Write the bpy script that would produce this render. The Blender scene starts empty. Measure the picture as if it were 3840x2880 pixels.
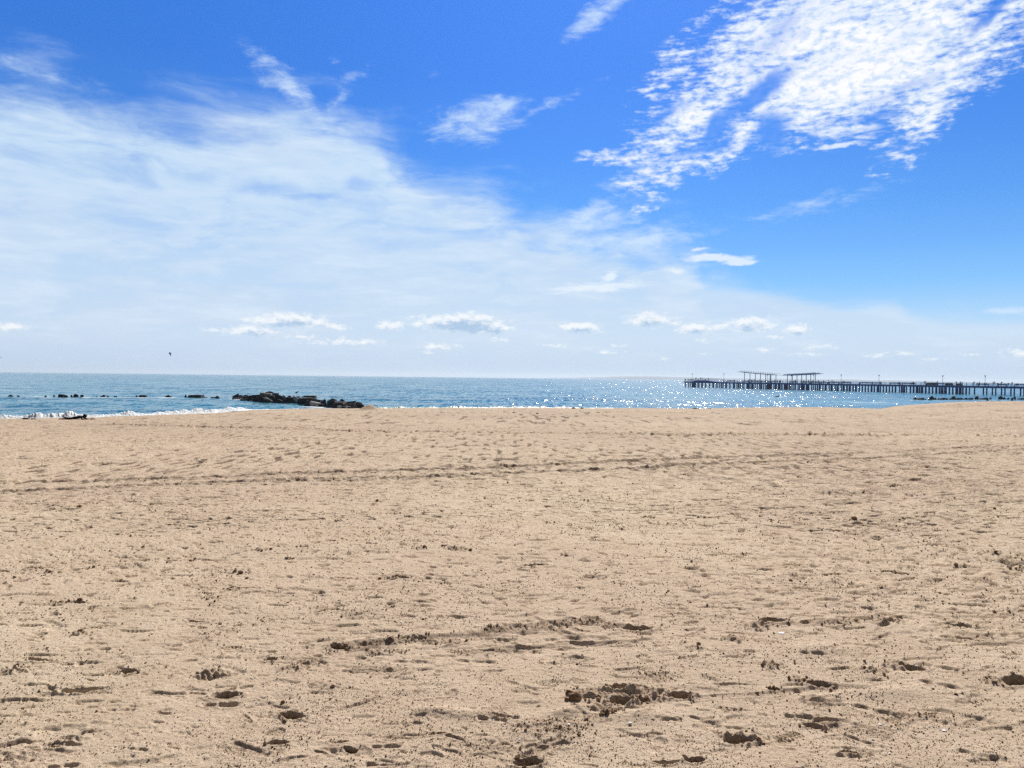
import bpy, bmesh, math, random
import numpy as np
from mathutils import Vector, Matrix, Euler, noise as mn

scene = bpy.context.scene
COL = scene.collection
R = math.radians
rng = np.random.default_rng(7)
random.seed(7)

# ------------------------------------------------------------------ camera
EYE = 4.3                      # eye height above the sea, sand at 2.7
F = 2880.0                     # focal length in photo pixels (3840 wide)
PITCH, ROLL = R(-0.477), R(-0.64)
cam_d = bpy.data.cameras.new('camera')
cam_d.sensor_width = 36.0
cam_d.lens = 36.0 * F / 3840.0
cam_d.clip_start = 0.1
cam_d.clip_end = 60000
cam = bpy.data.objects.new('camera', cam_d)
cam.location = (0, 0, EYE)
cam.rotation_euler = Euler((R(90) + PITCH, ROLL, 0), 'XYZ')
COL.objects.link(cam)
scene.camera = cam
CR = cam.rotation_euler.to_matrix()

def ray(px, py):
    return (CR @ Vector(((px - 1920) / F, -(py - 1440) / F, -1.0))).normalized()

def azel(px, py):
    d = ray(px, py)
    return math.atan2(d.x, d.y), math.asin(d.z)

def at_depth(px, py, Y):
    """point on the sight line of a photo pixel at distance Y ahead"""
    d = ray(px, py)
    return Vector((0, 0, EYE)) + d * (Y / d.y)

def on_plane(px, py, z=0.0):
    d = ray(px, py)
    t = (z - EYE) / d.z
    return Vector((0, 0, EYE)) + d * t

def s2l(c):
    out = []
    for v in c:
        v = v / 255.0
        out.append(v / 12.92 if v <= 0.04045 else ((v + 0.055) / 1.055) ** 2.4)
    return tuple(out)

# ------------------------------------------------------------------ view, sun, world
scene.view_settings.view_transform = 'Standard'
scene.view_settings.look = 'None'
scene.view_settings.exposure = 0.2
scene.view_settings.gamma = 1.0
scene.render.film_transparent = False
scene.cycles.max_bounces = 4
scene.cycles.diffuse_bounces = 1
scene.cycles.glossy_bounces = 2
scene.cycles.use_adaptive_sampling = True
scene.cycles.adaptive_threshold = 0.02
scene.cycles.volume_bounces = 0
scene.cycles.use_denoising = False
scene.cycles.sample_clamp_indirect = 4.0

SUN_AZ, SUN_EL = R(12), R(36)
sun_d = bpy.data.lights.new('sun', 'SUN')
sun_d.energy = 5.0
sun_d.angle = R(0.53)
sun_d.color = (1.0, 0.94, 0.84)
sun = bpy.data.objects.new('sun', sun_d)
sdir = Vector((math.sin(SUN_AZ) * math.cos(SUN_EL), math.cos(SUN_AZ) * math.cos(SUN_EL), math.sin(SUN_EL)))
sun.rotation_euler = sdir.to_track_quat('Z', 'Y').to_euler()
COL.objects.link(sun)

class NT:
    """small helper for node trees"""
    def __init__(s, tree):
        s.t = tree; s.n = tree.nodes; s.l = tree.links
    def node(s, typ, **kw):
        n = s.n.new(typ)
        for k, v in kw.items():
            setattr(n, k, v)
        return n
    def put(s, sock, v):
        if v is None:
            return
        if isinstance(v, bpy.types.NodeSocket):
            s.l.new(v, sock)
        else:
            if sock.type == 'RGBA' and len(v) == 3:
                v = tuple(v) + (1.0,)
            sock.default_value = v
    def math(s, op, a, b=None, c=None, clamp=False):
        n = s.node('ShaderNodeMath', operation=op, use_clamp=clamp)
        s.put(n.inputs[0], a); s.put(n.inputs[1], b); s.put(n.inputs[2], c)
        return n.outputs[0]
    def vmath(s, op, a, b=None):
        n = s.node('ShaderNodeVectorMath', operation=op)
        s.put(n.inputs[0], a); s.put(n.inputs[1], b)
        return n.outputs[0]
    def scale(s, a, f):
        n = s.node('ShaderNodeVectorMath', operation='SCALE')
        s.put(n.inputs[0], a); s.put(n.inputs[3], f)
        return n.outputs[0]
    def smooth(s, v, lo, hi, to0=0.0, to1=1.0):
        n = s.node('ShaderNodeMapRange', interpolation_type='SMOOTHSTEP')
        s.put(n.inputs[0], v); s.put(n.inputs[1], lo); s.put(n.inputs[2], hi)
        s.put(n.inputs[3], to0); s.put(n.inputs[4], to1)
        return n.outputs[0]
    def lin(s, v, lo, hi, to0=0.0, to1=1.0):
        n = s.node('ShaderNodeMapRange')
        s.put(n.inputs[0], v); s.put(n.inputs[1], lo); s.put(n.inputs[2], hi)
        s.put(n.inputs[3], to0); s.put(n.inputs[4], to1)
        return n.outputs[0]
    def noise(s, vec, scale, detail=4.0, rough=0.5, dist=0.0, color=False):
        n = s.node('ShaderNodeTexNoise')
        s.put(n.inputs['Vector'], vec)
        n.inputs['Scale'].default_value = scale
        n.inputs['Detail'].default_value = detail
        n.inputs['Roughness'].default_value = rough
        n.inputs['Distortion'].default_value = dist
        return n.outputs['Color'] if color else n.outputs['Fac']
    def mapping(s, vec, loc=(0, 0, 0), rot=(0, 0, 0), scl=(1, 1, 1), typ='POINT'):
        n = s.node('ShaderNodeMapping', vector_type=typ)
        s.put(n.inputs[0], vec)
        n.inputs['Location'].default_value = loc
        n.inputs['Rotation'].default_value = rot
        n.inputs['Scale'].default_value = scl
        return n.outputs[0]
    def mix(s, fac, a, b):
        n = s.node('ShaderNodeMix', data_type='RGBA')
        s.put(n.inputs[0], fac); s.put(n.inputs[6], a); s.put(n.inputs[7], b)
        return n.outputs[2]
    def ramp(s, fac, stops, interp='LINEAR'):
        n = s.node('ShaderNodeValToRGB')
        n.color_ramp.interpolation = interp
        el = n.color_ramp.elements
        while len(el) < len(stops):
            el.new(0.5)
        for e, (p, c) in zip(el, stops):
            e.position = p
            e.color = tuple(c) + (1,) if len(c) == 3 else c
        s.put(n.inputs[0], fac)
        return n.outputs[0]

# ---- sky
world = bpy.data.worlds.new('World')
scene.world = world
world.use_nodes = True
wt = world.node_tree
wt.nodes.clear()
W = NT(wt)
tc = W.node('ShaderNodeTexCoord')
sep = W.node('ShaderNodeSeparateXYZ')
W.put(sep.inputs[0], tc.outputs['Generated'])
az = W.math('ARCTAN2', sep.outputs[0], sep.outputs[1])
el = W.math('ARCSINE', sep.outputs[2])
cmb = W.node('ShaderNodeCombineXYZ')
W.put(cmb.inputs[0], az); W.put(cmb.inputs[1], el)
A = cmb.outputs[0]                        # sky position as (azimuth, elevation)
PX = 1 / F                                # one photo pixel in radians

def ells(T, vec, items, op='MAXIMUM'):
    acc = None
    for it in items:
        x, y, hw, hh, rot = it[:5]
        g = it[5] if len(it) > 5 else 1.0
        a, e = azel(x, y)
        m = T.mapping(vec, (a, e, 0), (0, 0, R(rot)), (hw * PX * 1.35, hh * PX * 1.35, 1), 'TEXTURE')
        gr = T.node('ShaderNodeTexGradient', gradient_type='SPHERICAL')
        T.put(gr.inputs[0], m)
        o = gr.outputs['Fac']
        if g != 1.0:
            o = T.math('MULTIPLY', o, g)
        acc = o if acc is None else T.math(op, acc, o)
    return acc

# clear sky: elevation ramp with the physical sky mixed in
sky = W.node('ShaderNodeTexSky', sky_type='NISHITA')
sky.sun_disc = False
sky.sun_elevation = SUN_EL
sky.sun_rotation = SUN_AZ
sky.air_density = 1.0
sky.dust_density = 0.4
sky.ozone_density = 2.0
EL = lambda y: (1415 - y) * PX
stops = [(1415, (182, 208, 236)), (1300, (188, 220, 246)), (1180, (162, 209, 251)), (1080, (126, 194, 254)),
         (950, (102, 176, 253)), (800, (80, 160, 250)), (600, (62, 144, 246)), (350, (52, 133, 242)), (0, (50, 131, 242)), (-1400, (30, 100, 205))]
elf = W.lin(el, 0.0, EL(-1400))
base = W.ramp(elf, [(min(1, EL(y) / EL(-1400)), s2l(c)) for y, c in stops])
azg = W.smooth(az, R(-36), R(8), 0.80, 1.04)
azg2 = W.smooth(az, R(12), R(36), 1.0, 0.90)
azm = W.math('MULTIPLY', azg, azg2)
high = W.smooth(el, 0.05, 0.3)
azm = W.math('ADD', W.math('MULTIPLY', W.math('SUBTRACT', azm, 1.0), high), 1.0)
base = W.scale(base, azm)
nish = W.scale(sky.outputs[0], 0.007)
clear = W.vmath('ADD', W.scale(base, 0.94), nish)

# warped coordinates for wispy edges
w1 = W.noise(A, 5.0, 3, 0.55, color=True)
wv = W.vmath('MULTIPLY', W.vmath('SUBTRACT', w1, (0.5, 0.5, 0.5)), (0.14, 0.075, 0.0))
w2 = W.noise(A, 26.0, 3, 0.6, color=True)
wv2 = W.vmath('MULTIPLY', W.vmath('SUBTRACT', w2, (0.5, 0.5, 0.5)), (0.04, 0.018, 0.0))
AW = W.vmath('ADD', W.vmath('ADD', A, wv), wv2)
AF = W.vmath('ADD', A, wv2)
sepw = W.node('ShaderNodeSeparateXYZ'); W.put(sepw.inputs[0], AW)

def bound(T, azs, pts):
    """upper edge of a veil: elevation as a function of azimuth"""
    n = T.node('ShaderNodeFloatCurve')
    a0, a1 = R(-60), R(60)
    c = n.mapping.curves[0]
    ps = []
    for x, y in pts:
        a, e = azel(x, y)
        ps.append(((a - a0) / (a1 - a0), e / 0.6))
    ps = [(0.0, ps[0][1])] + ps + [(1.0, ps[-1][1])]
    while len(c.points) < len(ps):
        c.points.new(0.5, 0.5)
    for p, (u, v) in zip(c.points, ps):
        p.location = (u, v)
    n.mapping.update()
    T.put(n.inputs['Value'], T.lin(azs, a0, a1))
    return T.math('MULTIPLY', n.outputs[0], 0.6)

# streaky noise, stretched sideways
st = W.mapping(A, scl=(1.0, 3.6, 1), rot=(0, 0, R(4)))
streak = W.noise(W.vmath('ADD', st, wv), 7.0, 7, 0.62, 0.3)
streak2 = W.noise(W.mapping(A, scl=(1, 5, 1), rot=(0, 0, R(-3))), 16.0, 6, 0.6, 0.4)

b1 = bound(W, sepw.outputs[0], [(0, 235), (250, 290), (500, 370), (800, 360), (960, 320), (1030, 300), (1120, 345), (1250, 375), (1370, 420), (1500, 530), (1700, 640),
                        (1900, 700), (2060, 740), (2250, 800), (2500, 840), (2640, 900), (2720, 1080)])
d1 = W.math('SUBTRACT', b1, sepw.outputs[1])
edge1 = W.smooth(W.math('ADD', d1, W.math('MULTIPLY', W.math('SUBTRACT', streak, 0.5), 0.16)), -0.02, 0.075)
dens1 = W.lin(W.math('ADD', d1, W.math('MULTIPLY', W.math('SUBTRACT', streak2, 0.5), 0.12)), 0.0, 0.07, 0.6, 1.0)
body = W.smooth(streak, 0.32, 0.54, 0.70, 1.0)
veil1 = W.math('MULTIPLY', W.math('MULTIPLY', edge1, dens1), body)
# thin lower holes showing blue
holes = ells(W, AF, [(990, 700, 130, 35, 0), (1350, 690, 60, 35, 0), (1180, 735, 120, 18, 5), (1950, 860, 120, 18, 0), (330, 975, 150, 22, -8, 0.6),
                     (800, 1045, 200, 28, 0, 0.55), (1200, 1010, 260, 18, 0, 0.4), (120, 1035, 200, 16, -4, 0.6), (1010, 540, 90, 14, 0, 0.5), (860, 905, 150, 16, 0, 0.4),
                     (600, 410, 130, 22, -10, 0.8), (1020, 380, 80, 30, -10, 0.9), (300, 380, 200, 26, -8, 0.5)])
hole_t = W.smooth(W.math('ADD', holes, W.math('MULTIPLY', W.math('SUBTRACT', streak2, 0.5), 0.9)), 0.1, 1.0, 1.0, 0.58)
veil1 = W.math('MULTIPLY', veil1, hole_t)

b2 = bound(W, az, [(0, 900), (1500, 900), (2050, 1050), (2250, 1035), (2500, 1060), (2750, 1065), (2960, 1100), (3150, 1135), (3330, 1120), (3420, 1160),
                   (3560, 1190), (3700, 1195), (3840, 1185)])
d2 = W.math('SUBTRACT', b2, W.math('ADD', el, W.math('MULTIPLY', W.math('SUBTRACT', streak2, 0.5), 0.02)))
veil2 = W.smooth(d2, -0.004, 0.016, 0.0, 0.85)
lowf = W.smooth(el, 0.0, 0.03, 0.55, 1.0)
veil = W.math('MAXIMUM', veil1, W.math('MULTIPLY', veil2, lowf))

# faint wisps
wisp_src = ells(W, AF, [(2245, 62, 150, 45, 28, 1.1), (1790, 455, 210, 85, 12, 1.1), (1860, 410, 100, 40, 20, 1.2), (2060, 395, 230, 26, 22, 0.75), (3060, 765, 330, 42, 8, 0.62),
                        (1120, 365, 260, 50, -36, 0.95), (1280, 350, 190, 30, 48, 0.6), (1280, 235, 60, 22, -30, 0.4),
                        (2190, 820, 170, 55, 28, 1.2), (2330, 700, 160, 50, 15, 0.45), (1620, 265, 40, 30, 0, 0.4),
                        (2260, 905, 420, 45, 6, 1.0), (2420, 895, 260, 46, 8, 1.15), (2230, 830, 220, 60, 12, 1.0),  (120, 262, 260, 40, -6, 0.55),
                        (3780, 1165, 90, 14, 0, 1.2), (1960, 1240, 60, 9, 0, .8)])
wn = W.noise(W.mapping(A, scl=(1, 2.8, 1), rot=(0, 0, R(-18))), 20.0, 8, 0.66, 0.3)
wisp = W.smooth(W.math('ADD', wisp_src, W.math('MULTIPLY', W.math('SUBTRACT', wn, 0.5), 2.6)), 0.2, 1.35, 0.0, 0.85)
wisp = W.math('MULTIPLY', wisp, W.smooth(wisp_src, 0.02, 0.35))

# crisp thin streaks
thin_src = ells(W, AF, [(2690, 972, 170, 20, -2, 1.2), (2780, 985, 90, 14, 0, 1.2), (2530, 1020, 75, 12, 0, 0.8), (2250, 1075, 240, 26, 3, 1.0), (2290, 1040, 55, 24, 0, 1.0), (2620, 935, 40, 10, 0, .8),
                        (3180, 488, 190, 26, -4, 0.8), (3170, 548, 110, 14, 4, 1.0), (2990, 472, 60, 16, 0, .8), (3225, 515, 80, 16, 0, .8)])
tn = W.noise(W.mapping(A, scl=(1, 4.5, 1)), 40.0, 6, 0.62, 0.3)
thin = W.smooth(W.math('ADD', thin_src, W.math('MULTIPLY', W.math('SUBTRACT', tn, 0.5), 1.1)), 0.32, 0.85, 0.0, 0.8)
thin = W.math('MULTIPLY', thin, W.smooth(thin_src, 0.02, 0.25))

# bright mackerel cloud, upper right
mack_src = ells(W, AF, [(3120, 70, 620, 215, 22, 1.35), (3240, 230, 480, 200, 10, 1.75), (3150, 370, 400, 80, 2, 1.1), (3590, 250, 330, 90, 52, 1.25), (3760, 60, 190, 60, 46, 1.1), (3480, 400, 160, 55, 25, .75),
                        (2740, 330, 330, 95, 32, .88), (2600, 450, 240, 105, 30, 1.1), (2520, 540, 230, 75, 15, .85), (2400, 590, 210, 42, 0, 0.8), (2420, 660, 130, 70, 0, 0.85), (2560, 610, 190, 40, 0, .9),
                        (2560, 250, 90, 110, -50, 0.75), (2500, 300, 130, 60, 20, 0.7), (2790, 500, 150, 48, 50, 1.15), (3430, 495, 95, 42, 12, 0.9), (2440, 745, 60, 40, 0, 0.7), (2430, 780, 55, 18, 10, .8),
                        (3500, 30, 260, 100, 25, 1.2), (2950, 60, 300, 150, 40, .8)], 'MAXIMUM')
mc = W.mapping(A, scl=(1.0, 1.75, 1), rot=(0, 0, R(-24)))
mwarp = W.vmath('ADD', mc, W.vmath('MULTIPLY', W.vmath('SUBTRACT', W.noise(mc, 30, 2, 0.5, color=True), (.5, .5, .5)), (.010, .010, 0)))
m1 = W.noise(mwarp, 85.0, 4, 0.58, 0.0)
m3 = W.noise(W.mapping(A, scl=(1, 4.5, 1), rot=(0, 0, R(-17))), 34.0, 6, 0.64, 0.0)
m2 = W.noise(W.mapping(A, scl=(1, 3.2, 1), rot=(0, 0, R(-12))), 17.0, 5, 0.55, 0.5)
mh = W.math('ADD', W.math('ADD', W.math('MULTIPLY', W.math('SUBTRACT', m1, 0.5), 1.45), W.math('MULTIPLY', W.math('SUBTRACT', m3, 0.5), 2.3)), W.math('MULTIPLY', W.math('SUBTRACT', m2, 0.5), 1.7))
mval = W.math('ADD', mack_src, mh)
mack = W.math('MULTIPLY', W.smooth(mval, 0.12, 1.1, 0.0, 1.0), W.smooth(mack_src, 0.02, 0.2))
mack_gap = ells(W, AF, [(2840, 350, 150, 38, 30, 1.2), (2690, 470, 110, 34, 55, 1.0), (2900, 490, 70, 70, 0, 1.1), (2480, 440, 120, 24, 20, .7), (2640, 560, 120, 20, 8, .8), (2350, 640, 90, 16, 0, .7), (2980, 130, 260, 26, 40, .3), (3330, 360, 200, 20, 8, .4), (3270, 440, 100, 18, 0, .7), (3700, 60, 90, 25, 45, .8), (3390, 330, 150, 24, 20, .45), (2930,110,200,50,45,.45)])
mack = W.math('MULTIPLY', mack, W.smooth(W.math('ADD', mack_gap, W.math('MULTIPLY', mh, 0.3)), 0.12, 0.8, 1.0, 0.08))

# low cumulus puffs above the horizon, in their own group so that the undersides can be shaded
g = bpy.data.node_groups.new('cumulus', 'ShaderNodeTree')
g.interface.new_socket('Vector', in_out='INPUT', socket_type='NodeSocketVector')
g.interface.new_socket('Value', in_out='OUTPUT', socket_type='NodeSocketFloat')
G = NT(g)
gi = G.node('NodeGroupInput'); go = G.node('NodeGroupOutput')
cu = [(1080, 1203, 170, 34, 0, 1.35), (930, 1240, 130, 30, 0, 1.1), (1250, 1225, 70, 20, 0, 1), (1290, 1280, 190, 20, 0, .8), (800, 1238, 120, 14, 0, .75), (1130, 1262, 150, 14, 0, .7),
      (1730, 1212, 200, 42, 0, 1.5), (1850, 1232, 90, 26, 0, 1.3), (1460, 1222, 70, 24, 0, 1.2), (1580, 1215, 100, 24, 0, .9), (1870, 1270, 45, 16, 0, 1), (1640, 1300, 120, 16, 0, .75), (1600, 1320, 60, 10, 0, .6),
      (2175, 1228, 90, 30, 0, 1.35), (2445, 1197, 105, 34, 0, 1.25), (2600, 1232, 80, 24, 0, 1.2), (2530, 1215, 60, 24, 0, .8), (2800, 1222, 170, 38, 0, 1.05), (2985, 1236, 66, 26, 0, 1.3), (2900, 1262, 60, 14, 0, .8),
      (2070, 1295, 80, 10, 0, .8), (2270, 1322, 110, 12, 0, .7), (2310, 1300, 50, 14, 0, .6), (2640, 1280, 70, 16, 0, .6), (2680, 1325, 110, 10, 0, .6), (3090, 1300, 80, 20, 0, .6), (3010, 1330, 90, 12, 0, .55),
      (3400, 1328, 80, 16, 0, .6), (3270, 1335, 60, 10, 0, .7), (3640, 1330, 60, 10, 0, .7), (3810, 1325, 90, 24, 0, .8), (40, 1224, 80, 20, 0, 1.0), (2500, 1345, 60, 8, 0, .6), (3500, 1345, 60, 8, 0, .6),
      (2860, 1310, 60, 12, 0, .6), (3720, 1290, 60, 12, 0, .5)]
cs = ells(G, gi.outputs[0], cu)
cn = G.noise(G.mapping(gi.outputs[0], scl=(1, 1.8, 1)), 80.0, 7, 0.68, 0.1)
cn2 = G.noise(G.mapping(gi.outputs[0], scl=(1, 1.5, 1)), 28.0, 2, 0.5, 0.0)
cv = G.math('ADD', cs, G.math('ADD', G.math('MULTIPLY', G.math('SUBTRACT', cn, 0.5), 2.0), G.math('MULTIPLY', G.math('SUBTRACT', cn2, 0.5), 0.9)))
G.put(go.inputs[0], G.math('MULTIPLY', cv, G.smooth(cs, 0.02, 0.2)))
def cumulus(vec):
    n = W.node('ShaderNodeGroup'); n.node_tree = g
    W.put(n.inputs[0], vec)
    return n.outputs[0]
c_here = cumulus(A)
c_up = cumulus(W.vmath('ADD', A, (-0.002, 0.006, 0)))
cmask = W.smooth(c_here, 0.32, 0.95, 0.0, 0.88)
cdark = W.smooth(c_up, 0.45, 1.2, 0.0, 0.9)
ccol = W.mix(cdark, s2l((250, 253, 255)), s2l((158, 192, 226)))

veilcol = W.mix(W.smooth(el, 0.03, 0.30), s2l((209, 225, 243)), s2l((206, 230, 250)))
vlump = W.noise(W.mapping(A, scl=(1, 2.5, 1)), 3.5, 4, 0.5, 0.2)
veilcol = W.mix(W.smooth(vlump, 0.45, 0.75, 0.0, 0.5), veilcol, s2l((203, 219, 241)))
brt = W.smooth(W.math('ADD', W.math('MULTIPLY', streak, 0.6), W.math('MULTIPLY', streak2, 0.4)), 0.46, 0.68, 0.0, 0.6)
veilcol = W.mix(brt, veilcol, s2l((232, 244, 255)))
veilcol = W.mix(W.smooth(el, 0.06, 0.0, 0.0, 0.8), veilcol, s2l((188, 209, 234)))
veil = W.math('MULTIPLY', veil, W.math('ADD', 0.86, W.math('MULTIPLY', high, 0.04)))
c0 = W.mix(veil, clear, veilcol)
c0 = W.mix(wisp, c0, s2l((208, 230, 254)))
c0 = W.mix(thin, c0, s2l((236, 246, 255)))
mackcol = W.mix(W.smooth(mval, 0.75, 1.5), s2l((226, 238, 254)), s2l((253, 254, 255)))
mackcol = W.mix(W.smooth(m1, 0.36, 0.54, 0.6, 0.0), mackcol, s2l((186, 214, 250)))
mackcol = W.mix(W.smooth(m2, 0.38, 0.6, 0.3, 0.0), mackcol, s2l((205, 224, 252)))
c0 = W.mix(mack, c0, mackcol)
c0 = W.mix(cmask, c0, ccol)
# unseen sky overhead and behind is dimmed to cut blue fill and deepen shadows
over = W.smooth(el, R(32), R(60), 0.0, 1.0)
behind = W.smooth(sep.outputs[1], 0.3, -0.3, 0.0, 1.0)
c0 = W.mix(W.math('MAXIMUM', over, behind), c0, (0.09, 0.098, 0.112))
# below the horizon: the far sea's colour, never seen directly
c0 = W.mix(W.smooth(el, -0.02, -0.004, 1.0, 0.0), c0, s2l((110, 150, 185)))
bg = W.node('ShaderNodeBackground')
SKY_STRENGTH = 0.1
W.put(bg.inputs[0], W.scale(c0, 2 ** -0.2 / SKY_STRENGTH))
bg.inputs[1].default_value = SKY_STRENGTH
wo = W.node('ShaderNodeOutputWorld')
wt.links.new(bg.outputs[0], wo.inputs[0])
world.cycles.sampling_method = 'NONE'

# ------------------------------------------------------------------ object helpers
def tag(o, label=None, cat=None, group=None, kind=None):
    if label: o['label'] = label
    if cat: o['category'] = cat
    if group: o['group'] = group
    if kind: o['kind'] = kind
    return o

def link(name, me, mat=None, parent=None, loc=None):
    o = bpy.data.objects.new(name, me)
    COL.objects.link(o)
    if mat is not None and me is not None and not me.materials:
        me.materials.append(mat)
    if parent is not None: o.parent = parent
    if loc is not None: o.location = loc
    return o

def empty(name, loc=(0, 0, 0), rz=0.0):
    o = bpy.data.objects.new(name, None)
    o.empty_display_size = 0.3
    o.location = loc
    o.rotation_euler = (0, 0, rz)
    COL.objects.link(o)
    return o

def np_mesh(name, verts, faces, smooth=True):
    """verts (n,3), faces (m,k) arrays of equal size polygons"""
    me = bpy.data.meshes.new(name)
    n, (m, k) = len(verts), faces.shape
    me.vertices.add(n)
    me.vertices.foreach_set('co', np.ascontiguousarray(verts, dtype=np.float32).ravel())
    me.loops.add(m * k)
    me.loops.foreach_set('vertex_index', np.ascontiguousarray(faces, dtype=np.int32).ravel())
    me.polygons.add(m)
    me.polygons.foreach_set('loop_start', np.arange(0, m * k, k, dtype=np.int32))
    me.polygons.foreach_set('use_smooth', np.full(m, smooth, dtype=bool))
    me.update(calc_edges=True)
    return me

def grid_faces(nr, nc):
    i = np.arange(nr - 1)[:, None] * nc + np.arange(nc - 1)[None, :]
    i = i.ravel()
    return np.stack([i, i + 1, i + nc + 1, i + nc], axis=1)

def bm_mesh(name, bm, smooth=False):
    me = bpy.data.meshes.new(name)
    bmesh.ops.recalc_face_normals(bm, faces=bm.faces)
    bm.to_mesh(me); bm.free()
    if smooth:
        me.polygons.foreach_set('use_smooth', [True] * len(me.polygons))
    return me

def add_box(bm, c, s, rot=None):
    M = Matrix.Translation(c) @ ((rot.to_4x4()) if rot is not None else Matrix()) @ Matrix.Diagonal((s[0], s[1], s[2], 1))
    return bmesh.ops.create_cube(bm, size=1.0, matrix=M)['verts']

def add_bar(bm, a, b, r0, r1=None, seg=6):
    a, b = Vector(a), Vector(b)
    d = b - a
    q = d.to_track_quat('Z', 'Y').to_matrix().to_4x4()
    M = Matrix.Translation((a + b) / 2) @ q
    bmesh.ops.create_cone(bm, cap_ends=True, segments=seg, radius1=r0, radius2=r0 if r1 is None else r1, depth=d.length, matrix=M)

# ------------------------------------------------------------------ numpy gradient noise
def _h(ix, iy, seed):
    h = (ix.astype(np.int64) * 374761393 + iy.astype(np.int64) * 668265263 + seed * 974634777) & 0xffffffff
    h = ((h ^ (h >> 13)) * 1274126177) & 0xffffffff
    return (h ^ (h >> 16)) & 0xffff

_ang = np.arange(65536) * (2 * np.pi / 65536)
_ca, _sa = np.cos(_ang).astype(np.float32), np.sin(_ang).astype(np.float32)

def gnoise(x, y, seed=0):
    x0 = np.floor(x); y0 = np.floor(y)
    fx = (x - x0).astype(np.float32); fy = (y - y0).astype(np.float32)
    ux = fx * fx * fx * (fx * (fx * 6 - 15) + 10); uy = fy * fy * fy * (fy * (fy * 6 - 15) + 10)
    def g(dx, dy):
        k = _h(x0 + dx, y0 + dy, seed)
        return _ca[k] * (fx - dx) + _sa[k] * (fy - dy)
    a = g(0, 0); b = g(1, 0); c = g(0, 1); d = g(1, 1)
    return ((a + (b - a) * ux) * (1 - uy) + (c + (d - c) * ux) * uy) * 1.5     # about -1..1

def fbm(x, y, oct=3, seed=0, gain=0.5):
    s = 0; a = 1.0
    for i in range(oct):
        s = s + a * gnoise(x * 2 ** i + 17.3 * i, y * 2 ** i - 9.1 * i, seed + i)
        a *= gain
    return s

def sstep(v, lo, hi):
    t = np.clip((v - lo) / (hi - lo), 0, 1)
    return t * t * (3 - 2 * t)

# ------------------------------------------------------------------ shoreline and sand level
shore_px = [(-1500, 1600), (-400, 1590), (0, 1571), (350, 1566), (700, 1553), (820, 1549), (950, 1538), (1150, 1533), (1350, 1532), (1900, 1531), (2600, 1533), (2950, 1528), (3100, 1528), (3300, 1534),
            (3390, 1521), (3480, 1515), (3600, 1508), (3840, 1505), (4400, 1508), (6500, 1560)]
_sa_, _sd_ = [], []
for x, y in shore_px:
    p = on_plane(x, y, 0.0)
    _sa_.append(math.atan2(p.x, p.y)); _sd_.append(math.hypot(p.x, p.y))
_sa_, _sd_ = np.array(_sa_), np.array(_sd_)
def shoreD(phi):
    return np.interp(phi, _sa_, _sd_)
SAND = 2.7
def base_z(phi, r):
    q = r / shoreD(phi)
    return SAND - SAND * np.power(q, 1.5)

def hit_sand(px, py):
    d = ray(px, py)
    phi = math.atan2(d.x, d.y)
    hl = math.hypot(d.x, d.y)
    lo, hi = 0.5, float(shoreD(phi)) * 1.02
    f = lambda r: (EYE + d.z / hl * r) - float(base_z(phi, r))
    for _ in range(40):
        m = (lo + hi) / 2
        if f(m) > 0: lo = m
        else: hi = m
    r = (lo + hi) / 2
    return r * math.sin(phi), r * math.cos(phi), r, phi

# ------------------------------------------------------------------ materials
def new_mat(name):
    m = bpy.data.materials.new(name)
    m.use_nodes = True
    t = m.node_tree
    t.nodes.clear()
    T = NT(t)
    b = T.node('ShaderNodeBsdfPrincipled')
    o = T.node('ShaderNodeOutputMaterial')
    t.links.new(b.outputs[0], o.inputs[0])
    return m, T, b

def plain(name, c, rough=0.7, var=0.25, scale=3.0, spec=0.3):
    m, T, b = new_mat(name)
    co = T.node('ShaderNodeTexCoord').outputs['Object']
    n = T.noise(co, scale, 5, 0.6)
    col = T.mix(T.smooth(n, 0.3, 0.7), tuple(v * (1 - var) for v in c), tuple(min(1, v * (1 + var)) for v in c))
    T.put(b.inputs['Base Color'], col)
    b.inputs['Roughness'].default_value = rough
    b.inputs['Specular IOR Level'].default_value = spec
    return m

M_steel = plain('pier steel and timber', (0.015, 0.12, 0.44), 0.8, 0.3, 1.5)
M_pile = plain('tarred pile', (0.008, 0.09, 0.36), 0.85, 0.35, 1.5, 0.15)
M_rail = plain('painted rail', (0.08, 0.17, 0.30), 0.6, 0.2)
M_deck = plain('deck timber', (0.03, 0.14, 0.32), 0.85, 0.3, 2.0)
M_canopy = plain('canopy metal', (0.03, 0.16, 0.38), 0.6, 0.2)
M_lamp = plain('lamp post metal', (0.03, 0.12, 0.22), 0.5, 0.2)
M_tarp = plain('dark green tarpaulin', (0.02, 0.06, 0.075), 0.8, 0.4, 3.0)
M_gull = plain('gull feathers', (0.035, 0.04, 0.06), 0.8, 0.3, 6.0)

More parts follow.
